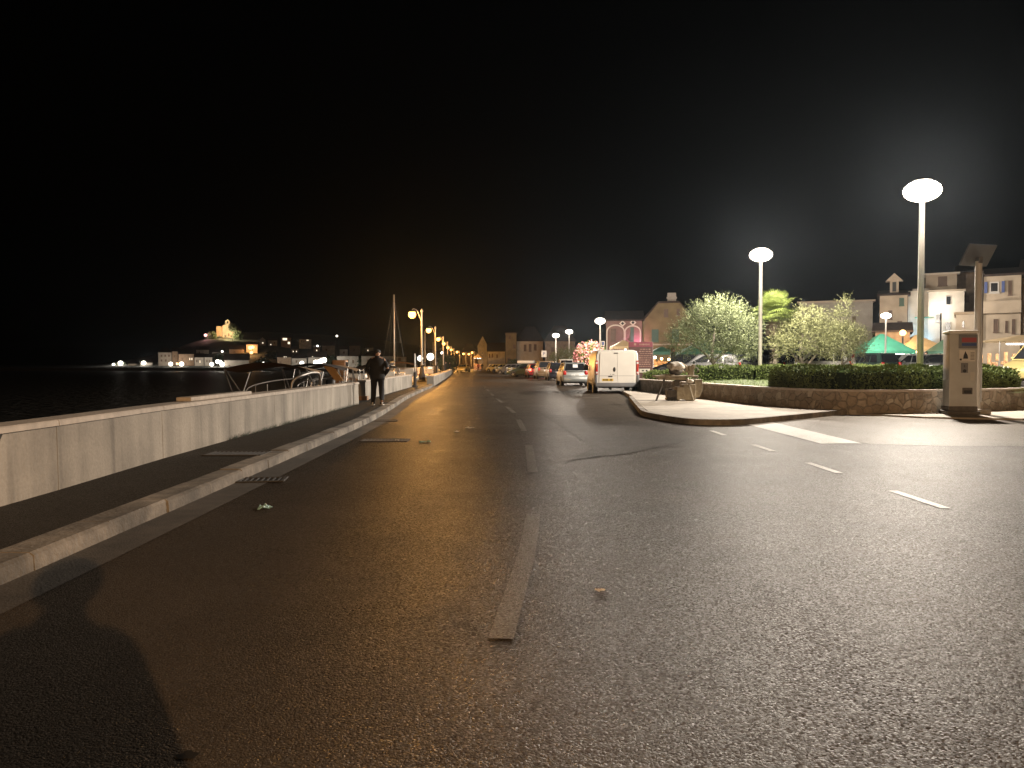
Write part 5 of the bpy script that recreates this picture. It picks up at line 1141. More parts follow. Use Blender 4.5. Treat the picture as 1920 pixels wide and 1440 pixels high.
stall('cream peaked market tent glowing warm from inside beside the tall lamp post', 1676, 1760, 628, 655, 66, .42, 'tent_cream', [('b', -.3, 0, .25, 0), ('b', 0, -.1, .15, 0), ('t', .28, -.35, .3, 1.0), ('b', .1, .2, .2, 0)])
stall('dark green canopy stall left of the ticket machine', 1752, 1800, 632, 658, 60, .42, 'tent_dkgreen', [], depth=2.6)
stall('long green canopy stall half hidden under the broad olive', 1264, 1368, 640, 665, 58, .3, 'tent_dkgreen', [('w', .05, -.2, .3, 0), ('w', .44, -.2, .35, 0)], goods='goods2')
stall('small stall hung with orange lit bags beside the red menu board', 1218, 1262, 650, 660, 56, .1, 'tent_dkgreen', [('b', -.1, -.4, .5, 0), ('b', .2, -.42, .55, 0), ('w', -.35, -.3, .4, 0)], depth=2.4)
stall('pink and white kiosk roof showing just above the van', 1146, 1192, 638, 650, 62, .1, 'tent_cream', [('w', 0, -.46, .2, 0), ('w', .3, -.46, .25, 0)], goods='goods2', depth=2.2)
stall('wide orange awning stall with a long white tube at the right edge', 1846, 1990, 628, 641, 44, .42, 'tent_cream', [('t', -.12, -.52, .16, 2.6), ('t', .33, -.52, .16, 1.6)], depth=2.6, flap=False)
stall('bright white kiosk under the last orange lamps at the road end', 888, 904, 664, 670, 200, 0, 'tent_cream', [('w', -.3, -.4, .2, 0), ('w', 0, -.45, .3, 0), ('w', .3, -.4, .25, 0)], depth=3)
# flood lamp on the blue-white facade, pink wall lamp
def wall_lamp(label, px, py, Y, em, sz=.22, cat='floodlight', name='floodlight', tilt=R(50)):
    o = thing(name, label, cat, (X_(px, Y), Y, Z_(py, Y)), 0)
    rt = Matrix.Rotation(tilt, 3, 'X'); m = MB(); m.rbox((0, 0, 0), (sz * 1.3, .1, sz), .02, rt); m.tube((0, 0, 0), (0, .2, -.35), .03, n=6); m.build('housing', M['plastic_dk'], o)
    m = MB(); m.box(rt @ Vector((0, .056 if tilt > 0 else -.056, 0)), (sz * 1.15, .01, sz * .85), rt); m.build('glass_face', em, o); return o
wall_lamp('blue-white floodlight at the foot of the toothed pale house', 1733, 640, 71.2, E_COOL, .34)
wall_lamp('blue-white floodlight at the left foot of the toothed pale house', 1708, 642, 71.2, E_COOL, .22)
wall_lamp('pink wall floodlight on the arcaded house above the menu board', 1194, 652, 83.8, E_PINK, .34)
BI = {'porch_opal': ((1, .95, .85), 90), 'warm_porch_opal': ((1, .62, .25), 500), 'harbour_opal': ((1, .90, .76), 110), 'orange_bay_opal': ((1, .50, .18), 190), 'pinkish_opal': ((1, .45, .42), 190)}
def ball(label, px, py, Y, r, em, z0, group='white harbour lamps', name='ball_lamp', arm=False, loc=None):
    o = thing(name, label, 'lamp', (X_(px, Y), Y, z0), 0, group); H = Z_(py, Y) - z0
    m = MB(); m.tube((0, 0, 0), (0, 0, H - r * .9), .06 + .0002 * Y, n=6); m.build('post', M['iron'], o)
    m = MB(); m.ell((0, 0, H), r, 14, 8); m.build('globe', em, o, smooth=True)
    col, I = BI[em.name]; lamp(o, (0, 0, H), col, I * r * r, r * .7); return o
ball('white ball lamp on the front wing of the taller beige house', 1763, 577, 70, .42, opal('porch_opal', (1, .95, .85), 4), .42, None)
ball('warm orange ball lamp behind the cream tent', 1692, 624, 64, .26, opal('warm_porch_opal', (1, .62, .25), 4), .42, None)

# ---------------------------------------------------------------- boats and masts
def boat(label, loc, rz, L=6., B=2.1, hull='gelcoat', cabin=True, bimini=None, mast=0, group='boats moored along the quay', extra=None, rail=True, outboard=True, free=.75, name='motor_boat'):
    o = thing(name, label, 'boat', loc, rz, group); hb = B / 2   # bow towards local +Y, waterline at local z=0
    secs = []
    for t in [0, .1, .3, .5, .7, .85, .95, 1]:
        y = -L / 2 + L * t; f = (1 - max(0, (t - .45) / .55) ** 2.2); f = max(f, .02); sh = free * (1 + .35 * t * t); ch = hb * f * (.80 - .25 * t)
        secs.append([(0, y, -.35 * (1 - t ** 3)), (ch, y, -.05 + .2 * t * t), (hb * f, y, sh - .12), (hb * f * 1.03, y, sh - .06), (hb * f * .96, y, sh), (0, y, sh + .02), (-hb * f * .96, y, sh), (-hb * f * 1.03, y, sh - .06), (-hb * f, y, sh - .12), (-ch, y, -.05 + .2 * t * t)])
    m = MB(); m.loft(secs); m.build('hull', M[hull], o, smooth=True, angle=35)
    m = MB(); m.xprism([(-L * .42, free + .03), (-L * .02, free + .12), (-L * .02, free + .05), (-L * .42, free + .022)], -hb * .75, hb * .75); m.build('cockpit_floor', M['wood'], o)
    if cabin:
        m = MB(); m.loft([[(-hb * w_, y, free), (hb * w_, y, free), (hb * w_ * .85, y2, z), (-hb * w_ * .85, y2, z)] for w_, y, y2, z in ((.82, -L * .04, -L * .04, free + .75), (.80, L * .12, L * .08, free + .78), (.6, L * .30, L * .24, free + .45))])
        cb = m.build('cabin', M['gelcoat'], o, bevel=.03)
        for s in (-1, 1):
            m = MB(); m.box((s * hb * .77, L * .03, free + .48), (.03, L * .12, .2)); m.build('window', M['glass'], cb)
        m = MB(); m.box((0, L * .115, free + .58), (hb * 1.2, .04, .26), Matrix.Rotation(R(-18), 3, 'X')); m.build('windscreen', M['glass'], cb)
    if rail:
        for s in (-1, 1):
            m = MB(); m.path(cr_path([Vector(p) for p in [(s * hb * .85, L * .05, free + .02), (s * hb * .8, L * .1, free + .45), (s * hb * .55, L * .36, free + .62), (s * .03, L * .49, free + .7)]], 4), .018, 6)
            for yy, xx in ((.2, .74), (.33, .6)): m.tube((s * hb * xx, L * yy, free), (s * hb * xx, L * yy, free + .54), .014, n=6)
            m.build('rail', M['steel'], o)
    if outboard:
        m = MB(); m.rbox((0, -L / 2 - .2, free + .2), (.32, .4, .55), .08); m.rbox((0, -L / 2 - .25, free - .4), (.14, .2, .9), .04); m.build('outboard_motor', M['ink'], o, smooth=True)
    if bimini:
        cm, y0, y1, zt, drop = bimini; n = 8; m = MB(); top = []
        for j in range(5):
            y = y0 + (y1 - y0) * j / 4; sag = -.05 * math.sin(math.pi * j / 4)
            top.append([(hb * .98 * (-1 + 2 * i / n), y, zt + .22 * math.cos((-1 + 2 * i / n) * 1.35) - .12 - drop * j / 4 + sag) for i in range(n + 1)])
        vs = [v for r_ in top for v in r_]; fs = [(j * (n + 1) + i, j * (n + 1) + i + 1, (j + 1) * (n + 1) + i + 1, (j + 1) * (n + 1) + i) for j in range(4) for i in range(n)]
        k = len(vs); vs2 = [(x, y, z - .025) for x, y, z in vs]; m.add(vs + vs2, fs + [tuple(k + i for i in f[::-1]) for f in fs]); m.build('bimini_canopy', M[cm], o, smooth=True)
        for ya, yb in ((y0, (y0 + y1) / 2 - .15), (y1, (y0 + y1) / 2 + .15), (y0 + .1, y1 - .3)):
            for s in (-1, 1):
                zz = zt - .12 + .03 - drop * (ya - y0) / (y1 - y0); m = MB(); m.tube((s * hb * .98, yb, free), (s * hb * .98, ya, zz), .02, n=6); m.build('canopy_strut', M['steel'], o)
    if mast:
        m = MB(); m.tube((0, L * .08, free), (.0, L * .07, mast), .07, .05, n=8); m.build('mast', M['mast'], o, smooth=True)
        m = MB(); m.tube((0, L * .07, free + 1.25), (0, -L * .4, free + 1.2), .045, n=8); bmm = m.build('boom', M['mast'], o)
        m = MB(); m.path([(0, L * .05, free + 1.38), (0, -L * .1, free + 1.42), (0, -L * .38, free + 1.3)], [.1, .13, .08], 8); m.build('furled_sail', M['canvas_dk'], bmm, smooth=True)
        for p in ((0, L * .49, free + .1), (0, -L * .48, free + .1), (hb * .9, L * .02, free), (-hb * .9, L * .02, free)):
            m = MB(); m.tube(p, (0, L * .07, mast * .97), .004, n=4); m.build('stay', M['galv'], o)
    if extra: extra(o, L, hb, free)
    return o
WL = -1.0
boat('motor boat with brown sunshade on steel struts behind the long wall', (-6.95, 22.5, WL + .2), R(3), 5.6, 2.3, 'hull_dk', False, ('canvas_br', -1.0, 1.5, 2.12, .1), free=1.0)
boat('small boat with tan sunshade and steel frame near the wall opening', (-6.9, 29.0, WL + .2), R(2), 4.6, 2.0, 'hull_dk', False, ('canvas_br', -.6, 1.0, 2.05, .0), free=1.0)
def ex_fl(o, L, hb, free):
    m = MB(); m.slabq((.45, -.9, 2.12), (.80, -.9, 2.06), (1.12, -.92, 1.62), (.85, -.92, 1.62), .03); m.build('side_curtain', M['canvas_or'], o)
boat('open boat with a hanging tan side curtain', (-6.75, 26.6, WL + .2), R(0), 4.6, 1.9, 'hull_dk', False, ('canvas_dk', -.9, .6, 2.1, .0), free=1.0, extra=ex_fl)
boat('white cabin boat lit brightly beside the wall opening', (-7.9, 37.5, WL), R(4), 6.0, 2.2, 'gelcoat', True, None, free=1.15)
def ex_wood(o, L, hb, free):
    m = MB(); m.rbox((0, -.8, free + .75), (hb * .55, .6, 1.0), .06); m.build('wheelhouse', M['wood'], o, smooth=True)
    for s in (-1, 1): m = MB(); m.box((s * hb * .28, -.8, free + 1.0), (.03, .55, .35)); m.build('window', M['glass'], o)
boat('wooden fishing boat with orange varnished wheelhouse left of the wall opening', (-7.35, 33.5, WL), R(3), 5.6, 2.1, 'wood', False, None, free=1.3, extra=ex_wood, rail=False)
boat('grey dinghy with a light transom filling the wall opening', (-6.5, 29.5, WL + .45), R(2), 3.6, 1.5, 'pl_grey' if False else 'galv', False, None, free=.95, rail=False, outboard=False)
boat('cabin cruiser with dark folded cover behind the middle wall', (-8.3, 48.5, WL), R(4), 7.0, 2.5, 'gelcoat', True, ('canvas_dk', -2.4, -.6, 2.3, .1), free=1.2)
boat('sailing yacht with tall tilted mast behind the middle wall', (-8.1, 52.5, WL), R(2), 7.0, 2.2, 'gelcoat', True, None, mast=Z_(550, 52) + 1.0, free=1.05, outboard=False, name='sailing_yacht')
boat('white motor cruiser under the orange lamp beyond the thin pole', (-9.0, 63, WL), R(4), 7.5, 2.6, 'gelcoat', True, ('canvas_br', -2.6, -.4, 2.5, .1), free=1.35)
boat('small white boat beside the second orange lamp', (-9.8, 80, WL), R(4), 6.0, 2.2, 'gelcoat', True, None, free=1.3)
boat('wooden boat with stout mast lit orange by the second lamp', (-10.2, 90, WL), R(3), 8.0, 2.6, 'wood', True, None, mast=Z_(618, 86) + 1.0, free=1.2, outboard=False, name='sailing_boat')
boat('pale boat farther along the quay below the third lamp', (-11.6, 104, WL), R(4), 7.0, 2.4, 'gelcoat', True, None, free=1.3)
boat('yacht with lit mast far along the quay', (-15.6, 152, WL), R(4), 9.0, 2.8, 'gelcoat', True, None, mast=Z_(641, 150) + 1.0, free=1.3, outboard=False, name='sailing_yacht')
# plank lying on the long wall, low bollard tube, gangway at the opening
a, b = 11.3, 14.0; xa = yfront(WALLF, a); m = MB(); m.rbox((0, 0, .03), (.22, b - a, .06), .01); p_ = tag(m.build('plank', M['cap'], smooth=True), 'pale plank lying along the top of the long wall', 'plank'); p_.location = (xa - .22, (a + b) / 2, .812); p_.rotation_euler = (0, 0, R(.4))
o = thing('gangway', 'short gangway with two steps in the wall opening by the standing man', 'gangway', (-5.42, 26.9, .118), R(3))
m = MB(); m.box((0, 0, .07), (.75, .4, .14)); m.box((-.05, .45, .16), (.7, .4, .1)); m.build('step', M['wood'], o)
m = MB(); m.box((-.3, 1.3, .28), (.6, 1.2, .06)); m.build('walkway', M['galv'], o)
for s in (-1, 1): m = MB(); m.path([(s * .28 - .3, .8, .25), (s * .28 - .3, .8, 1.0), (s * .28 - .3, 1.8, 1.05), (s * .28 - .3, 1.8, .3)], .02, 6); m.build('rail', M['steel'], o)
o = thing('mooring_hoop', 'bent steel mooring hoop standing behind the long wall', 'mooring hoop', (X_(556, 20.2), 20.2, .1165)); o.location.x = min(o.location.x, -5.14)
m = MB(); m.path(cr_path([Vector(p) for p in [(-.15, 0, 0), (-.13, 0, .75), (.15, .3, .98), (.15, 1.6, 1.0), (.15, 1.9, .7), (.15, 1.9, 0)]], 5), .04, 8); m.build('tube', M['steel'], o, smooth=True)

# ---------------------------------------------------------------- far shore
def bump2(x, y, cx, cy, rx, ry, h): return h * math.exp(-((x - cx) / rx) ** 2 - ((y - cy) / ry) ** 2)
xc = X_(428, 380); hc = Z_(630, 380)
def hz(x, y):
    h = .35 + bump2(x, y, xc, 392, 36, 50, hc - 6.3) + bump2(x, y, X_(560, 400), 430, 75, 60, 10.5) + bump2(x, y, X_(390, 385), 390, 18, 40, 1.5) + bump2(x, y, X_(650, 400), 470, 60, 60, 9)
    k = min(1, max(0, (y - 306) / 30)); return .35 + (h - .35) * k
mb = MB(); vs = []; fs = []; nx, ny = 70, 26
for j in range(ny):
    for i in range(nx):
        x = -330 + 310 * i / (nx - 1); y = 301 + 330 * (j / (ny - 1)) ** 1.3; vs.append((x, y, hz(x, y) + (.25 * math.sin(x * .7) * math.cos(y * .5) if y > 330 else 0)))
for j in range(ny - 1):
    for i in range(nx - 1): fs.append((j * nx + i, j * nx + i + 1, (j + 1) * nx + i + 1, (j + 1) * nx + i))
mb.add(vs, fs); struct(mb.build('hill', M['hill'], smooth=True))
def fh(label, pl, pr, pye, pyb, Y, wall='pl_white', roof='gable', rise=2., wins=(), depth=9):
    wall = 'far_wall' if wall == 'pl_white' else wall
    return house(label, pl, pr, pye, Y, depth, wall, Z_(pyb, Y) if pyb else .35, roof, rise, wins, group='houses across the bay', sill=False, over=.3)
fh('pale three-storey waterfront house left of the brown one, across the bay', 297, 322, 661, 0, 318, 'pl_white', 'hip', 2, [(303, 667, 3, 4, 'b'), (310, 667, 3, 4, 'b'), (317, 667, 3, 4, 'b'), (303, 676, 3, 4, 'b'), (311, 676, 3, 4, 'b')])
fh('narrow brown waterfront house across the bay', 323, 334, 659, 0, 319, 'pl_brown', 'gable', 1.6, [(328, 668, 2.5, 4, 'b'), (331, 682, 2.5, 5, 'l')])
fh('wide brown waterfront house with one lit upper window across the bay', 335, 364, 664, 0, 318, 'pl_brown', 'gable', 2.2, [(356, 673, 2.2, 4.5, 'l'), (360, 673, 2.2, 4.5, 'l'), (342, 673, 3, 4, 'b'), (348, 683, 3, 5, 'b')])
fh('pale waterfront house with a slim lit window across the bay', 365, 382, 670, 0, 318, 'pl_white', 'gable', 1.6, [(375, 678, 1.6, 5, 'l'), (369, 677, 2.4, 4, 'b')])
fh('small pale waterfront house right of the slim lit window', 383.5, 398, 670, 0, 319, 'pl_white', 'gable', 1.4, [(388, 677, 2.4, 4, 'b'), (393, 677, 2.4, 4, 'b')])
fh('long low white harbour shed across the bay', 421, 467, 675.5, 0, 318, 'pl_white', 'gable', 2.6, [(430, 686, 3, 4, 'b'), (458, 685, 5, 5, 'b')])
fh('grey house up the slope above the waterfront row', 368, 392, 656, 668, 345, 'pl_grey', 'gable', 1.6, [(374, 661, 2.4, 3, 'b')])
fh('dim house on the slope below the church', 398, 424, 661, 672, 350, 'pl_grey', 'hip', 2, [(404, 665, 2.4, 3, 'b'), (244, 658.5, 1, 1, 'b')][:1])
fh('dark house on the slope right of the church steps', 430, 458, 655, 668, 352, 'pl_brown', 'gable', 2, [(440, 660, 3, 3, 'b')])
fh('house lit orange halfway up the slope', 462, 483, 646, 664, 356, 'pl_beige', 'gable', 1.4, [(470, 652, 3, 4, 'b')])
fh('hilltop house with pale lit gable right of the orange lit house', 487, 498, 637, 650, 372, 'pl_beige', 'gable_front', 1.2, [(493, 643, 3, 3, 'l')])
fh('dim hilltop house with two faint windows', 503, 520, 638, 650, 374, 'pl_grey', 'gable', 1.2, [(508, 646, 2.5, 2.5, 'l'), (515, 643, 2.5, 3.5, 'b')])
fh('hill house with one bright white window', 527, 546, 633, 650, 376, 'pl_brown', 'gable', 1.2, [(534.5, 636, 9, 5, 'l'), (542, 643, 5, 5, 'l')])
fh('hill house with a row of faint windows', 561, 584, 636, 650, 378, 'pl_grey', 'hip', 1.5, [(566, 640, 2.4, 5, 'w'), (570, 641, 2.4, 4, 'w'), (577, 638, 5, 2.4, 'l')])
fh('brown waterfront house with three lit attic windows across the bay', 520, 546, 670, 0, 318, 'pl_brown', 'gable', 1.8, [(533, 669.5, 2, 3, 'l'), (536.5, 669.5, 2, 3, 'l'), (526, 680, 3, 5, 'b')])
fh('grey waterfront house left of the bright pair of harbour lamps', 547, 575, 672, 0, 320, 'pl_grey', 'hip', 2, [(556, 678, 3, 5, 'b'), (565, 678, 3, 5, 'b')])
fh('pale house behind the bright pair of harbour lamps', 578, 612, 670, 0, 322, 'pl_grey', 'gable', 2.4, [(586, 669, 2.4, 2.4, 'l'), (600, 678, 3, 5, 'b')])
fh('dim house on the slope with a pale stair wall', 604, 628, 648, 665, 352, 'pl_grey', 'gable', 1.6, [(612, 656, 3, 4, 'b')])
fh('violet-grey house on the slope above the white boat', 637, 652, 655, 668, 346, 'pl_grey', 'gable', 1.4, [(645, 661, 3, 4, 'b')])
fh('dim gabled house high on the right of the slope', 655, 676, 648, 664, 360, 'pl_brown', 'gable', 1.6, [(664, 656, 3, 4, 'b')])
fh('greenish grey waterfront house left of the standing man', 632, 672, 668, 0, 318, 'pl_grey', 'flat', 0, [(640, 678, 3, 6, 'b'), (652, 677, 3, 6, 'b'), (662, 678, 3, 6, 'b')])
fh('big pale waterfront building behind the standing man', 678, 742, 668, 0, 316, 'pl_white', 'hip', 2.4, [(690, 677, 4, 6, 'b'), (727, 677, 4, 6, 'b'), (736, 677, 4, 6, 'b')])
fh('low grey boathouse with one dark window left of the thin pole', 743, 762, 669, 0, 300, 'pl_grey', 'flat', 0, [(749, 674, 5, 6, 'b')])
fh('small lit house at the left tip of the far shore', 240, 262, 682, 0, 322, 'pl_beige', 'gable', 1.4, [(246, 687, 2, 3, 'b')])
fh('low waterfront house with lit wall on the far left shore', 263, 286, 680, 0, 321, 'pl_white', 'gable', 1.4, [(268, 687, 2, 3, 'b'), (279, 686, 2, 3, 'l')])
fh('small hill house with one warm window above the bright harbour lamps', 588, 600, 652, 664, 350, 'pl_beige', 'gable', 1.2, [(594, 657, 2.4, 3.4, 'l')])
fh('low hill house with two white windows right of the orange lit house', 546, 560, 654, 666, 344, 'pl_grey', 'gable', 1.2, [(550, 659, 2, 3, 'l'), (556, 659, 2, 3, 'l')])
fh('hill house with one faint window high above the standing man', 684, 700, 652, 664, 352, 'pl_grey', 'hip', 1.4, [(690, 657, 2, 3, 'l')])
fh('brown hill house behind the wide brown waterfront house', 342, 358, 655, 666, 342, 'pl_brown', 'gable', 1.2, [(348, 659, 2, 3, 'b')])
fh('little shore cabin with a lit window at the far left', 216, 224, 685, 0, 327, 'pl_beige', 'gable', .8, [(220, 688.5, 2, 2.6, 'l')])
# church on the hill
YC = 380; zc = Z_(631, YC); o = thing('church', 'floodlit hilltop church with bell gable across the bay', 'church', (X_(429, YC), YC, zc)); k = YC / F
fx = lambda px: (px - 429) * k; fz = lambda py: (631 - py) * k
m = MB(); m.yprism([(fx(418), -2), (fx(441), -2), (fx(441), fz(619)), (fx(436), fz(614)), (fx(429), fz(606)), (fx(418), fz(611))], 0, 9); m.build('nave', M['pl_white'], o)
m = MB(); m.yprism([(fx(417), fz(611)), (fx(429), fz(605.6)), (fx(436.5), fz(613.4)), (fx(442), fz(619)), (fx(442), fz(618)), (fx(436.5), fz(612.4)), (fx(429), fz(604.6)), (fx(417), fz(610))], .2, 9.2); m.build('roof', M['tile'], o)
m = MB(); x = fx(427.5); m.yprism([(x - 1.1, fz(607)), (x - .45, fz(607)), (x - .45, fz(602.5)), (x + .45, fz(602.5)), (x + .45, fz(607)), (x + 1.1, fz(607)), (x + 1.0, fz(602)), (x, fz(599)), (x - 1.0, fz(602))], -.3, .5); m.build('bell_gable', M['pl_white'], o)
m = MB(); m.box((fx(412.5), 3, fz(621.5)), (9.5 * k, 8, 19 * k)); m.build('tower_stub', M['pl_brown'], o)
m = MB(); m.yprism([(fx(428), 0), (fx(431), 0), (fx(431), fz(626)), (fx(429.5), fz(624.5)), (fx(428), fz(626))], -.06, 0); m.build('door', M['shutter_b'], o)
E_FL = emis('church_floodlight_glass', (1, .80, .42), 4500); E_FO = emis('orange_floodlight_glass', (1, .42, .12), 2200)
def gflood(label, px, py, Y, em, s=.9):
    o = thing('floodlight', label, 'floodlight', (X_(px, Y), Y, Z_(py, Y)), 0, 'hilltop floodlights'); rt = Matrix.Rotation(R(35), 3, 'X')
    m = MB(); m.rbox((0, 0, .25), (s, .2, s * .7), .04, rt); m.tube((0, 0, .25), (0, 0, -1.2), .06, n=6); m.build('housing', M['plastic_dk'], o)
    m = MB(); m.box(Vector((0, 0, .25)) + rt @ Vector((0, .106, 0)), (s * .9, .01, s * .6), rt); m.build('glass_face', em, o)
gflood('left church floodlight on the hilltop', 423, 631, 371, E_FL); gflood('right church floodlight on the hilltop', 434, 631, 371, E_FL); gflood('orange floodlight at the foot of the church tower stub', 412, 631, 373, E_FO, .8)
E_BAY = opal('harbour_opal', (1, .92, .80), 4); E_BAYO = opal('orange_bay_opal', (1, .50, .18), 4); E_BAYP = opal('pinkish_opal', (1, .5, .46), 3)
bl = [(207, 687, 326, .34, 'outermost of the far left shore lamps'), (213, 683.5, 325, .5, 'second of the far left shore lamps'), (226, 681, 324, .85, 'brightest far left shore lamp, beside the lit tree'), (269.5, 680.5, 318, .75, 'lone shore lamp left of the waterfront houses'), (320, 682.5, 312, .7, 'shore lamp in front of the pale three-storey house'), (340.5, 682.5, 312, .75, 'shore lamp in front of the wide brown house'), (397, 683, 312, .7, 'shore lamp right of the small pale house'), (408, 678, 312, .7, 'upper of the lamps left of the long white shed'), (413.5, 678, 313, .5, 'small lamp beside the white shed gable'), (416.5, 683, 311, .8, 'lower bright lamp at the corner of the white shed'), (494, 682, 311, .62, 'shore lamp right of the long white shed'), (508, 685.5, 311, .55, 'small low shore lamp behind the brown sunshade'), (566, 681, 310, .75, 'shore lamp above the tan sunshade'), (592, 679.5, 308, .85, 'first of the bright harbour lamps in a close group'), (597.5, 679, 308, .8, 'second of the bright harbour lamps in a close group'), (603, 676.5, 308, .85, 'third of the bright harbour lamps in a close group'), (608, 675, 308, .85, 'rightmost of the bright harbour lamps in a close group'), (640, 686.5, 306, .6, 'harbour lamp left of the white boat bow'), (649, 687, 306, .8, 'harbour lamp just above the white cabin boat'), (595.5, 649, 352, .42, 'small white lamp alone on the dark slope'), (632, 630, 372, .42, 'highest small white lamp on the dark slope'), (417, 659, 346, .4, 'small lamp on the church steps')]
for px, py, Y, r, lab in bl: ball(lab, px, py, Y, r * 1.2, E_BAY, hz(X_(px, Y), Y) - .2)
for px, py, Y, r, em, lab in ((469.5, 652, 352, .85, E_BAYO, 'upper orange lamp on the house halfway up the slope'), (474, 651, 352, .7, E_BAYO, 'right orange lamp on the house halfway up the slope'), (471.5, 661, 351, .7, E_BAYO, 'lower orange lamp on the house halfway up the slope'), (386, 628.5, 378, .75, E_BAYP, 'pinkish lamp left of the hilltop church'), (333, 682, 312, .45, E_BAYO, 'small orange shore lamp between the brown houses')): ball(lab, px, py, Y, r, em, hz(X_(px, Y), Y) - .2)
ball('white ball lamp on the quay left of the second orange lamp', 788, 672, 128, .48, E_BAY, .1, 'white lamps on the quay'); ball('larger white ball lamp on the quay right behind the first orange post', 807, 669, 116, .55, E_BAY, .1, 'white lamps on the quay'); ball('tiny white lamp near the teal boat cover on the quay', 829, 662, 150, .28, E_BAY, .1, 'white lamps on the quay')
# trees on the far shore
def far_tree(label, px, py, Y, r, seed, z0=None, m_='treedark', group='trees across the bay'):
    rnd = random.Random(seed); z0 = hz(X_(px, Y), Y) if z0 is None else z0; H = Z_(py, Y) - z0; o = thing('round_tree', label, 'tree', (X_(px, Y), Y, z0), 0, group); mb = MB()
    for i in range(420):
        d = rv(rnd) * rnd.uniform(.4, 1) ** .5; p = Vector((d.x * r, d.y * r, H - r * .9 + d.z * r * .9)); 
        for q_ in range(2): leaf(mb, p + rv(rnd) * .2 * r, rv(rnd), .34 * r, .2 * r, rnd)
    mb.build('crown', M[m_], o); m = MB(); m.path([(0, 0, -.5), (.1, 0, H * .4), (0, 0, H * .8)], [.22, .16, .06], 6); m.build('trunk', M['bark'], o)
for i, (px, py, Y, r, lab) in enumerate(((229, 680, 327, 2.6, 'lit green tree beside the brightest far left shore lamp'), (255, 681, 326, 2.0, 'dim tree between the far left houses'), (288, 680, 326, 2.2, 'dark tree left of the pale three-storey house'), (437, 608, 372, 1.9, 'dark cypress-like tree against the floodlit church'), (446, 622, 376, 2.2, 'dark tree right of the floodlit church'), (400, 622, 380, 2.4, 'reddish lit tree left of the church'), (412, 666, 336, 2.2, 'tree lit by the lamps left of the white shed'), (492, 672, 330, 3.2, 'dark tree right of the long white shed'), (568, 668, 332, 3.2, 'dark tree above the grey waterfront house'), (512, 658, 350, 3.0, 'dark tree in the middle of the slope'), (620, 668, 330, 3.0, 'dark tree left of the greenish grey house'), (672, 670, 322, 3.4, 'dark tree between the greenish house and the big pale building'))): far_tree(lab, px, py, Y, r, 100 + i)
far_tree('dark green tree behind the boats right of the boathouse', 838, 668, 128, 1.4, 131, .1, group=None)
far_tree('leafy tree beside the grey steep gabled house', 962, 676, 140, 1.3, 132, 0, group=None)

# ---------------------------------------------------------------- small things on the ground
def litter(label, px, py, r, m_, seed):
    q = gp(px, py); rnd = random.Random(seed); bm = bmesh.new(); bmesh.ops.create_grid(bm, x_segments=6, y_segments=6, size=r)
    for v in bm.verts: v.co.z = abs(rnd.gauss(0, r * .16)); v.co.x += rnd.gauss(0, r * .12); v.co.y *= .75; v.co.y += rnd.gauss(0, r * .12)
    bm.verts.ensure_lookup_table(); me = bpy.data.meshes.new('litter'); bm.to_mesh(me); bm.free(); me.materials.append(M[m_])
    o = bpy.data.objects.new('litter', me); C.objects.link(o); o.location = (q.x, q.y, .006); o.rotation_euler = (0, 0, rnd.uniform(0, 3)); sd = o.modifiers.new('thick', 'SOLIDIFY'); sd.thickness = .002
    tag(o, label, 'litter', 'litter scattered on the road')
litter('pale teal wrapper on the left lane, nearer the camera', 497, 953, .075, 'teal_litter', 1); litter('crumpled pale teal wrapper on the left lane, farther off', 797, 829.5, .09, 'teal_litter', 2)
litter('small scrap of white paper right of the near centre dash', 1125, 1108, .026, 'paper', 3); litter('small pale scrap on the left lane beside another', 880, 803, .08, 'paper', 4); litter('faint pale scrap left of its neighbour on the left lane', 855, 810, .06, 'paper', 5); litter('tiny scrap by the gutter grating', 745, 826, .04, 'paper', 6)
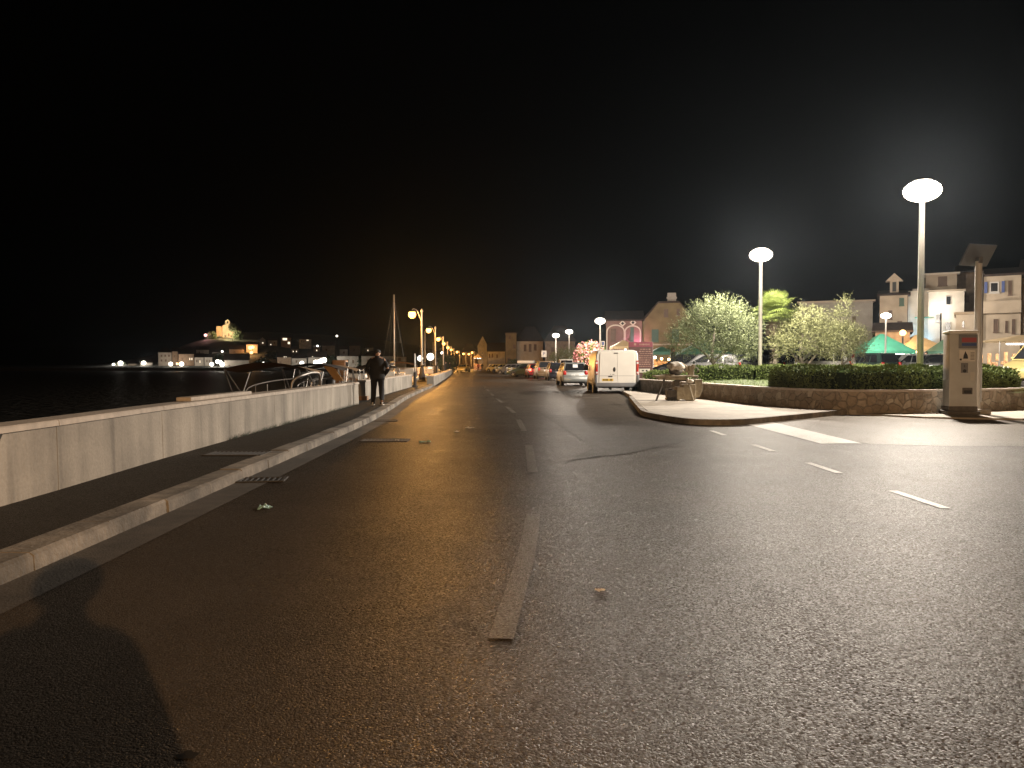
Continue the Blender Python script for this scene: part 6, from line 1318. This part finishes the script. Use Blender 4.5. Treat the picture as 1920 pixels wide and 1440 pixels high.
def drain(label, px, py, z, w_, d_, rz):
    q = gp(px, py, z); o = thing('drain_grate', label, 'drain grate', (q.x, q.y, z + .002), rz, 'drain grates along the kerb')
    m = MB()
    for s in (-1, 1): m.box((s * w_ / 2, 0, .006), (.04, d_ + .04, .012)); m.box((0, s * d_ / 2, .0055), (w_ - .04, .04, .011))
    m.build('frame', M['iron'], o); m = MB(); m.box((0, 0, .001), (w_ - .04, d_ - .04, .002)); m.build('pit', M['ink'], o)
    m = MB(); n = int(w_ / .06)
    for i in range(1, n): m.box((-w_ / 2 + w_ * i / n, 0, .006), (.022, d_ - .04, .008))
    m.build('bars', M['iron'], o)
drain('cast iron grate set in the pavement beside the kerb', 445, 851, .118, .75, .45, 0); drain('drain grate in the gutter at the near kerb', 492, 900, 0.004, .5, .32, R(8)); drain('drain grate in the road by the far scraps', 722, 826, .0, .8, .42, 0); drain('drain grate in the gutter farther along the kerb', 725, 789, .0, .5, .4, R(5))
q = gp(352, 1417); m = MB(); m.add([(.035 * (1 + .3 * math.sin(k * 2.3)) * math.cos(k * .52), .03 * (1 + .3 * math.cos(k * 1.7)) * math.sin(k * .52), .0015) for k in range(12)], [tuple(range(12))]); o = m.build('tar_spot', M['tar']); o.location = (q.x, q.y, .001); tag(o, 'small black tar spot on the asphalt at bottom left', 'tar spot')

# night air that carries the glow around the lamps
mb = MB(); mb.box((-300, 580, 18.5), (2600, 1900, 46)); o = mb.build('haze', mat('haze_tmp', (1, 1, 1))); o['kind'] = 'stuff'
hm = bpy.data.materials.new('night_air'); hm.use_nodes = True; hn = hm.node_tree.nodes
for q_ in list(hn):
    if q_.type == 'BSDF_PRINCIPLED': hn.remove(q_)
pv = hn.new('ShaderNodeVolumePrincipled'); pv.inputs['Density'].default_value = HAZE; pv.inputs['Color'].default_value = (.72, .86, 1, 1); pv.inputs['Anisotropy'].default_value = .82
hm.node_tree.links.new(pv.outputs[0], hn['Material Output'].inputs[1]); o.data.materials.clear(); o.data.materials.append(hm)
